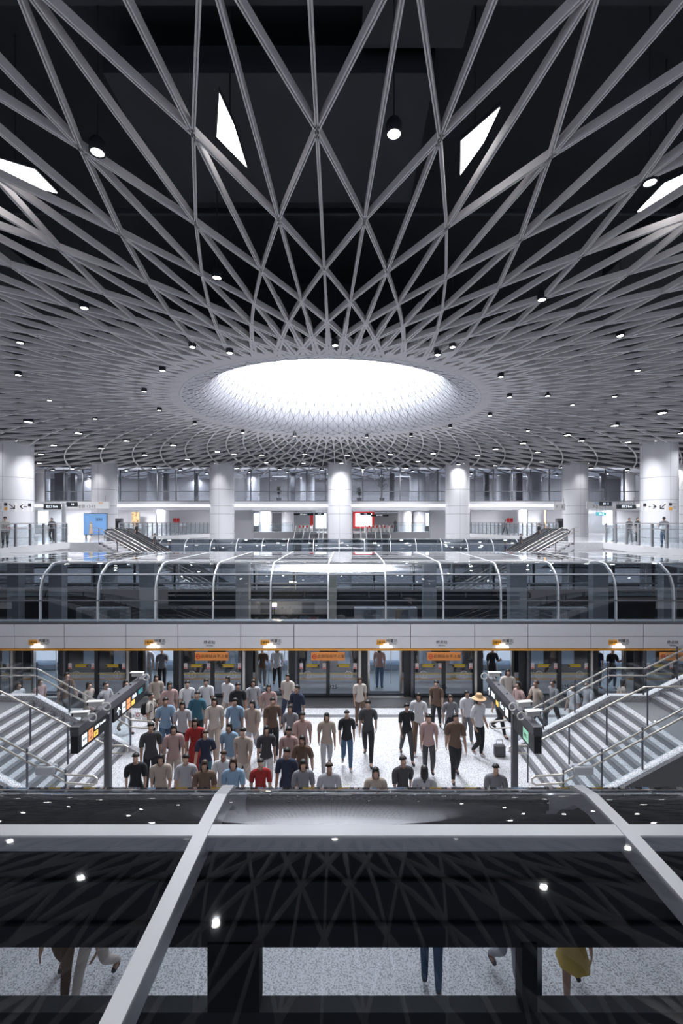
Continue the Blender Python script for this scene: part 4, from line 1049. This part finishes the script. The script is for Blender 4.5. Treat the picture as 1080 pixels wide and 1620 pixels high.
def person(loc, rz, ps, top, bottom, lb, hair='short', skin_i=None, hgt=1.0, shoe='dark grey', hat=None, group=None):
    P = POSES[ps]; t = thing('person', lb, 'person', tuple(loc), rz, group); t.scale = (hgt, hgt, hgt)
    def part(nm, me, m, par=t):
        o = bpy.data.objects.new(nm, me); COL.objects.link(o); o.parent = par
        if not me.materials: me.materials.append(m)
        o.material_slots[0].link = 'OBJECT'; o.material_slots[0].material = m; return o
    part('body', P['body'], M_skin[skin_i if skin_i is not None else random.randrange(3)])
    part('shirt' if not (P['skirt'] and top == bottom) else 'dress_top', P['shirt'], mat('cloth ' + top, CLOTH[top], .85))
    part('skirt' if P['skirt'] else 'trousers', P['leg'], mat('cloth ' + bottom, CLOTH[bottom], .85))
    for m_ in P['shoes']: part('shoe', m_, mat('cloth ' + shoe, CLOTH[shoe], .6))
    part('hair', P['hair'][1 if hair == 'long' else 0], M_hair if random.random() < .8 else M_hairb)
    if hat:
        z = P['J']['hd'][0][2] + .055
        MB().lathe([(.01, .12), (.08, .115), (.105, .06), (.108, .0), (.20, -.03), (.205, -.02), (.11, .015)], 24, (0, -.01, z)).build('hat', mat('straw_hat', (.55, .36, .20), .8), t, smooth=True)
    return t
def backpack(loc, rz, lb, col='black', hgt=1.0):
    t = thing('backpack', lb, 'backpack', tuple(loc), rz); t.scale = (hgt,)*3
    o = MB().box(-.15, .15, .115, .27, 1.02, 1.42).build('bag', mat('cloth ' + col, CLOTH.get(col), .8), t, bevel=.04)
    MB().box(-.11, .11, .271, .31, 1.05, 1.24).build('pocket', mat('cloth ' + col), t, bevel=.012)
    for s in (-1, 1): MB().tube([(s*.11, .12, 1.40), (s*.12, .03, 1.475), (s*.13, -.115, 1.38), (s*.14, -.11, 1.18), (s*.14, .10, 1.06)], .014, 6).build('strap', mat('cloth ' + col), t)
def feet(px, py): return atz(px, py, ZP)
def head(px, py, h=1.68):
    d = (CZ - ZP - h) * F / (py - VY); return Vector((CX + (px - VX)*d/F, d, ZP))

# two people standing still
p = feet(233, 1184); p.y += .25; person((p.x, p.y, ZP), 1.5, 's1', 'cream', 'black', 'man in a cream shirt with navy sleeves and shorts standing behind the left stair rail', hgt=.93, shoe='white')
backpack((p.x, p.y, ZP), 1.5, 'black backpack on the man standing behind the left stair rail', hgt=.93)
p = feet(757, 1197); person((p.x, p.y, ZP), .5, 'h0', 'white', 'black', 'person in a straw hat, white shirt and black trousers standing by the right stairs', shoe='white', hat=True, hgt=1.04, hair='long')
tb = thing('tote_bag', 'dark green bag standing on the floor beside the person in the straw hat', 'bag', tuple(feet(790, 1196)))
MB().box(-.16, .16, -.09, .09, 0, .34).build('bag', M_pot, tb, bevel=.03); MB().tube([(-.1, 0, .33), (-.08, 0, .48), (.08, 0, .48), (.1, 0, .33)], .012, 6).build('handle', M_pot, tb)

# the moving crowd: (head x, head y, pose, top, bottom, hair, heading, where)
crowd = [
 (543,1122,'w0','black','denim blue','short',.1,'alone in the middle of the open floor'),
 (582,1112,'w1','dark grey','black','short',-.1,'behind and right of the man in jeans'),
 (569,1070,'w2','cream','brown','long',.2,'in front of the door right of centre'),
 (600,1064,'s0','pink','denim blue','long',2.9,'inside the doorway right of centre'),
 (522,1126,'w3','beige','pale grey','long',.1,'left of the man in black and jeans'),
 (690,1075,'w4','brown','black','short',-.3,'by the glass screen'),
 (643,1110,'w1','black','dark grey','short',.1,'on the open floor'),
 (678,1131,'w2','pink','dark grey','short',-.1,'nearest the middle of the right floor'),
 (712,1096,'k0','grey','black','long',.1,'left of the hat wearer'),
 (738,1090,'w0','white','grey','short',.3,'close beside the hat wearer'),
 (662,1100,'w3','white','brown','long',-.2,'behind the walker in pink'),
 (720,1135,'w4','brown','black','short',.0,'in front of the hatted person'),
 (640,1200,'w1','dark grey','navy blue','short',.2,'at the glass roof edge, right of centre'),
 (668,1215,'k0','pale grey','dark grey','long',3.0,'at the roof edge, walking away'),
 (784,1208,'w0','grey','beige','short',-.2,'at the glass roof edge by the right pole'),
 (520,1210,'w4','pale grey','beige','short',.1,'low at the roof edge left of centre'),
 (594,1215,'w2','beige','cream','long',.0,'low at the edge of the roof at the centre'),
 (255,1046,'s1','grey','black','short',.2,'standing inside the doorway behind the crowd'),
 (235,1038,'s0','white','pale grey','short',.1,'tall inside the doorway behind the left man'),
 (247,1068,'w2','beige','brown','long',.5,'stepping out of the left doorway'),
 (270,1085,'w0','pink','dark grey','long',.6,'just out of the left doorway'),
 (298,1078,'w1','white','teal','short',.4,'below the orange notice at left'),
 (322,1076,'w3','white','grey','short',.2,'under the first full orange notice'),
 (360,1072,'w4','white','beige','long',-.3,'under the right end of the left orange notice'),
 (378,1085,'w2','black','dark grey','short',.3,'in the gap beside the left centre doorway'),
 (398,1078,'w0','pale grey','light blue','long',.4,'at the left side of the left centre doorway'),
 (415,1052,'s1','brown','grey','short',.0,'inside the left centre doorway, left'),
 (438,1056,'w1','white','black','long',.2,'inside the left centre doorway, right'),
 (455,1068,'w3','cream','navy blue','short',-.2,'leaving the left centre doorway'),
 (425,1084,'w4','pink','brown','long',.2,'in front of the left centre doorway'),
 (470,1090,'w2','navy blue','black','short',-.5,'right of the left centre doorway'),
 (262,1108,'w3','light blue','denim blue','short',.5,'next to the man with the backpack'),
 (288,1112,'w4','pale grey','black','long',.3,'third from the backpack man'),
 (312,1098,'w0','teal','black','short',.1,'in teal in the left crowd'),
 (340,1108,'w1','cream','beige','long',.2,'in the middle back of the left crowd'),
 (372,1108,'w2','light blue','grey','short',.1,'in light blue in the middle of the crowd'),
 (402,1112,'w3','beige','pale grey','long',-.2,'in beige in the middle of the crowd'),
 (430,1108,'w0','brown','black','short',.2,'in brown in the middle of the crowd'),
 (456,1112,'w4','grey','black','long',-.1,'at the right of the middle crowd'),
 (478,1130,'w1','pink','cream','short',.1,'at the right edge of the crowd'),
 (245,1150,'w2','dark grey','black','short',.4,'at the foot of the left stairs'),
 (272,1150,'w0','pink','beige','long',.3,'in pink near the foot of the left stairs'),
 (305,1140,'d0','red','red','long',.2,'in a long red dress'),
 (333,1150,'w1','navy blue','teal','short',.1,'right of the red dress'),
 (362,1146,'w4','light blue','white','long',.0,'in light blue and white at the front'),
 (392,1152,'w3','beige','cream','short',-.1,'front of the crowd in beige and cream'),
 (420,1150,'w2','dark grey','white','long',.2,'front of the crowd in grey and white'),
 (448,1152,'w0','pink','black','short',.0,'front of the crowd in pink and black'),
 (472,1162,'w1','brown','black','long',-.2,'front right of the crowd in brown and black'),
 (228,1190,'w3','black','dark grey','short',.3,'lowest at the left, beside the gantry pole'),
 (258,1192,'w4','beige','olive','long',.2,'lowest left in beige and olive'),
 (290,1195,'w0','pale grey','brown','short',.1,'below the red dress'),
 (322,1200,'w2','brown','red','long',.2,'lowest in brown and red'),
 (352,1192,'w1','white','pale grey','short',.0,'lowest in white and pale grey'),
 (384,1198,'w4','light blue','navy blue','long',.1,'lowest in light blue and navy'),
 (412,1196,'w3','red','teal','short',.2,'lowest in red and teal'),
 (442,1194,'w0','navy blue','black','short',-.1,'lowest in navy and black'),
 (466,1200,'w2','grey','pink','long',.1,'lowest at the right of the crowd'),
 (772,1048,'s1','black','black','short',.2,'inside the doorway behind the right camera'),
 (762,1058,'s0','dark grey','grey','long',.4,'inside the doorway at its left side'),
 (803,1064,'w2','cream','dark grey','long',-.1,'in cream outside the doorway above the right gantry'),
 (790,1080,'w3','navy blue','black','short',.6,'in navy behind the right gantry'),
 (820,1082,'w0','pink','grey','long',-1.3,'hurrying behind the right glass balustrade, first'),
 (848,1078,'w1','beige','dark grey','short',-1.3,'hurrying behind the right glass balustrade, second'),
 (880,1076,'w4','grey','black','short',-1.3,'hurrying behind the right glass balustrade, third'),
 (905,1080,'w2','white','beige','long',-1.3,'hurrying behind the right glass balustrade, fourth'),
 (945,1042,'s0','navy blue','dark grey','short',.1,'inside the doorway at the far right'),
 (968,1048,'s1','black','navy blue','short',.1,'beside another inside the far right doorway'),
 (925,1078,'w3','pale grey','grey','short',-1.2,'left of the far right doorway'),
 (985,1072,'w1','beige','brown','long',1.3,'behind the right stair landing'),
 (30,1078,'w0','white','grey','short',1.3,'at the left edge behind the stair landing'),
 (62,1074,'w2','pink','beige','long',1.3,'left of the leftmost doorway'),
 (105,1068,'w4','brown','dark grey','short',1.2,'near the leftmost doorway'),
 (140,1078,'w1','beige','pink','long',1.3,'behind the left stair rails, nearer the pole'),
 (170,1082,'w3','pale grey','brown','short',1.3,'behind the left gantry'),
 (195,1080,'w0','grey','cream','long',1.0,'right of the left gantry'),
]
spots = []
for (hx, hy, ps, top, bot, hr, rz, where) in crowd:
    p = head(hx, hy); y = p.y
    if 'inside' in where: y = min(max(y, 19.0), 19.6); p = Vector((CX + (hx - VX)*y/F, y, ZP))
    elif y > 17.2: p = Vector((CX + (hx - VX)*16.9/F, 16.9, ZP))
    spots.append(p)
for it in range(50):
    for i in range(len(spots)):
        for j in range(i):
            d = spots[i] - spots[j]; L = d.length
            if 1e-6 < L < .60:
                d *= (.60 - L) / L * .5; d.y *= .6
                spots[i] += d if spots[i].y < 18 else Vector((d.x, 0, 0))
                spots[j] -= d if spots[j].y < 18 else Vector((d.x, 0, 0))
    for q in spots:
        if q.y < 18: q.y = min(q.y, 17.0)
for p, (hx, hy, ps, top, bot, hr, rz, where) in zip(spots, crowd):
    lb = 'person in %s and %s, %s' % (top, bot, where)
    if 'dress' in where: lb = 'person in a long red dress in the left crowd'
    if ps == 'k0': lb = lb.replace('and ' + bot, 'and ' + bot + ' skirt')
    o = person((p.x, p.y, ZP + (.004 if p.y < 17 else .012)), rz, ps, top, bot, lb, hr, hgt=random.uniform(.94, 1.05), shoe=random.choice(['dark grey', 'white', 'black']), group='passengers on the platform')
# people glimpsed through the near glass roof
for (x, y, ps, top, bot, hr, rz, lb) in ((100, 1568, 'w1', 'pink', 'brown', 'long', .3, 'person in pink seen through the nearest glass roof at left'), (150, 1572, 'w3', 'cream', 'cream', 'short', -.2, 'person in cream seen through the nearest glass roof at left'),
    (682, 1560, 'w2', 'grey', 'denim blue', 'short', 3.0, 'person in grey seen through the slot below the centre'), (800, 1545, 'w0', 'beige', 'pale grey', 'long', .4, 'person in beige at the slot beside its post'), (905, 1575, 'k0', 'mustard', 'mustard', 'long', -.3, 'person in a mustard skirt seen through the right slot'), (500, 1610, 'w4', 'dark grey', 'navy blue', 'short', 3.2, 'person in dark grey under the nearest roof')):
    if y > 1600: continue
    p = feet(x, y); person((p.x, p.y, ZP), rz, ps, top, bot, lb, hr, hgt=.98, group='passengers below the near roof')
# people on the concourse
for (x, y, ps, top, bot, hr, rz, lb) in ((1050, 865, 's1', 'grey', 'denim blue', 'short', 2.9, 'man in a grey top and jeans at the right railing'), (8, 866, 's0', 'cream', 'black', 'short', .5, 'person in cream and dark shorts at the left railing'),
    (82, 858, 's1', 'dark grey', 'black', 'short', .2, 'person in dark clothes behind the left railing'), (995, 857, 'w0', 'dark grey', 'grey', 'short', .1, 'person in dark grey behind the right railing'), (1008, 858, 's0', 'black', 'black', 'short', .4, 'person in black behind the right railing'),
    (799, 846, 'w1', 'grey', 'dark grey', 'short', .2, 'small distant person behind the curving right railing'), (625, 842, 'w2', 'black', 'dark grey', 'short', .2, 'small distant person on the lobby balcony'), (140, 850, 'w3', 'beige', 'brown', 'long', .2, 'person in beige beside the blue billboard')):
    p = atz(x, y, 0); person((p.x, p.y, 0), rz, ps, top, bot, lb, hr, hgt=.98 if x != 140 else .9)
# people on the side escalators
for s in (-1, 1):
    for k, (t_, top, bot) in enumerate(((.6, 'black', 'black'), (2.0, 'dark grey', 'black'), (3.2, 'navy blue', 'dark grey'))):
        x = s*(16.2 - t_); z = -t_*5/9
        person((x, 35.3, z), s*1.5, 's0', top, bot, 'person in %s riding the %s escalator down' % (top, 'left' if s < 0 else 'right'), 'short', hgt=.95)
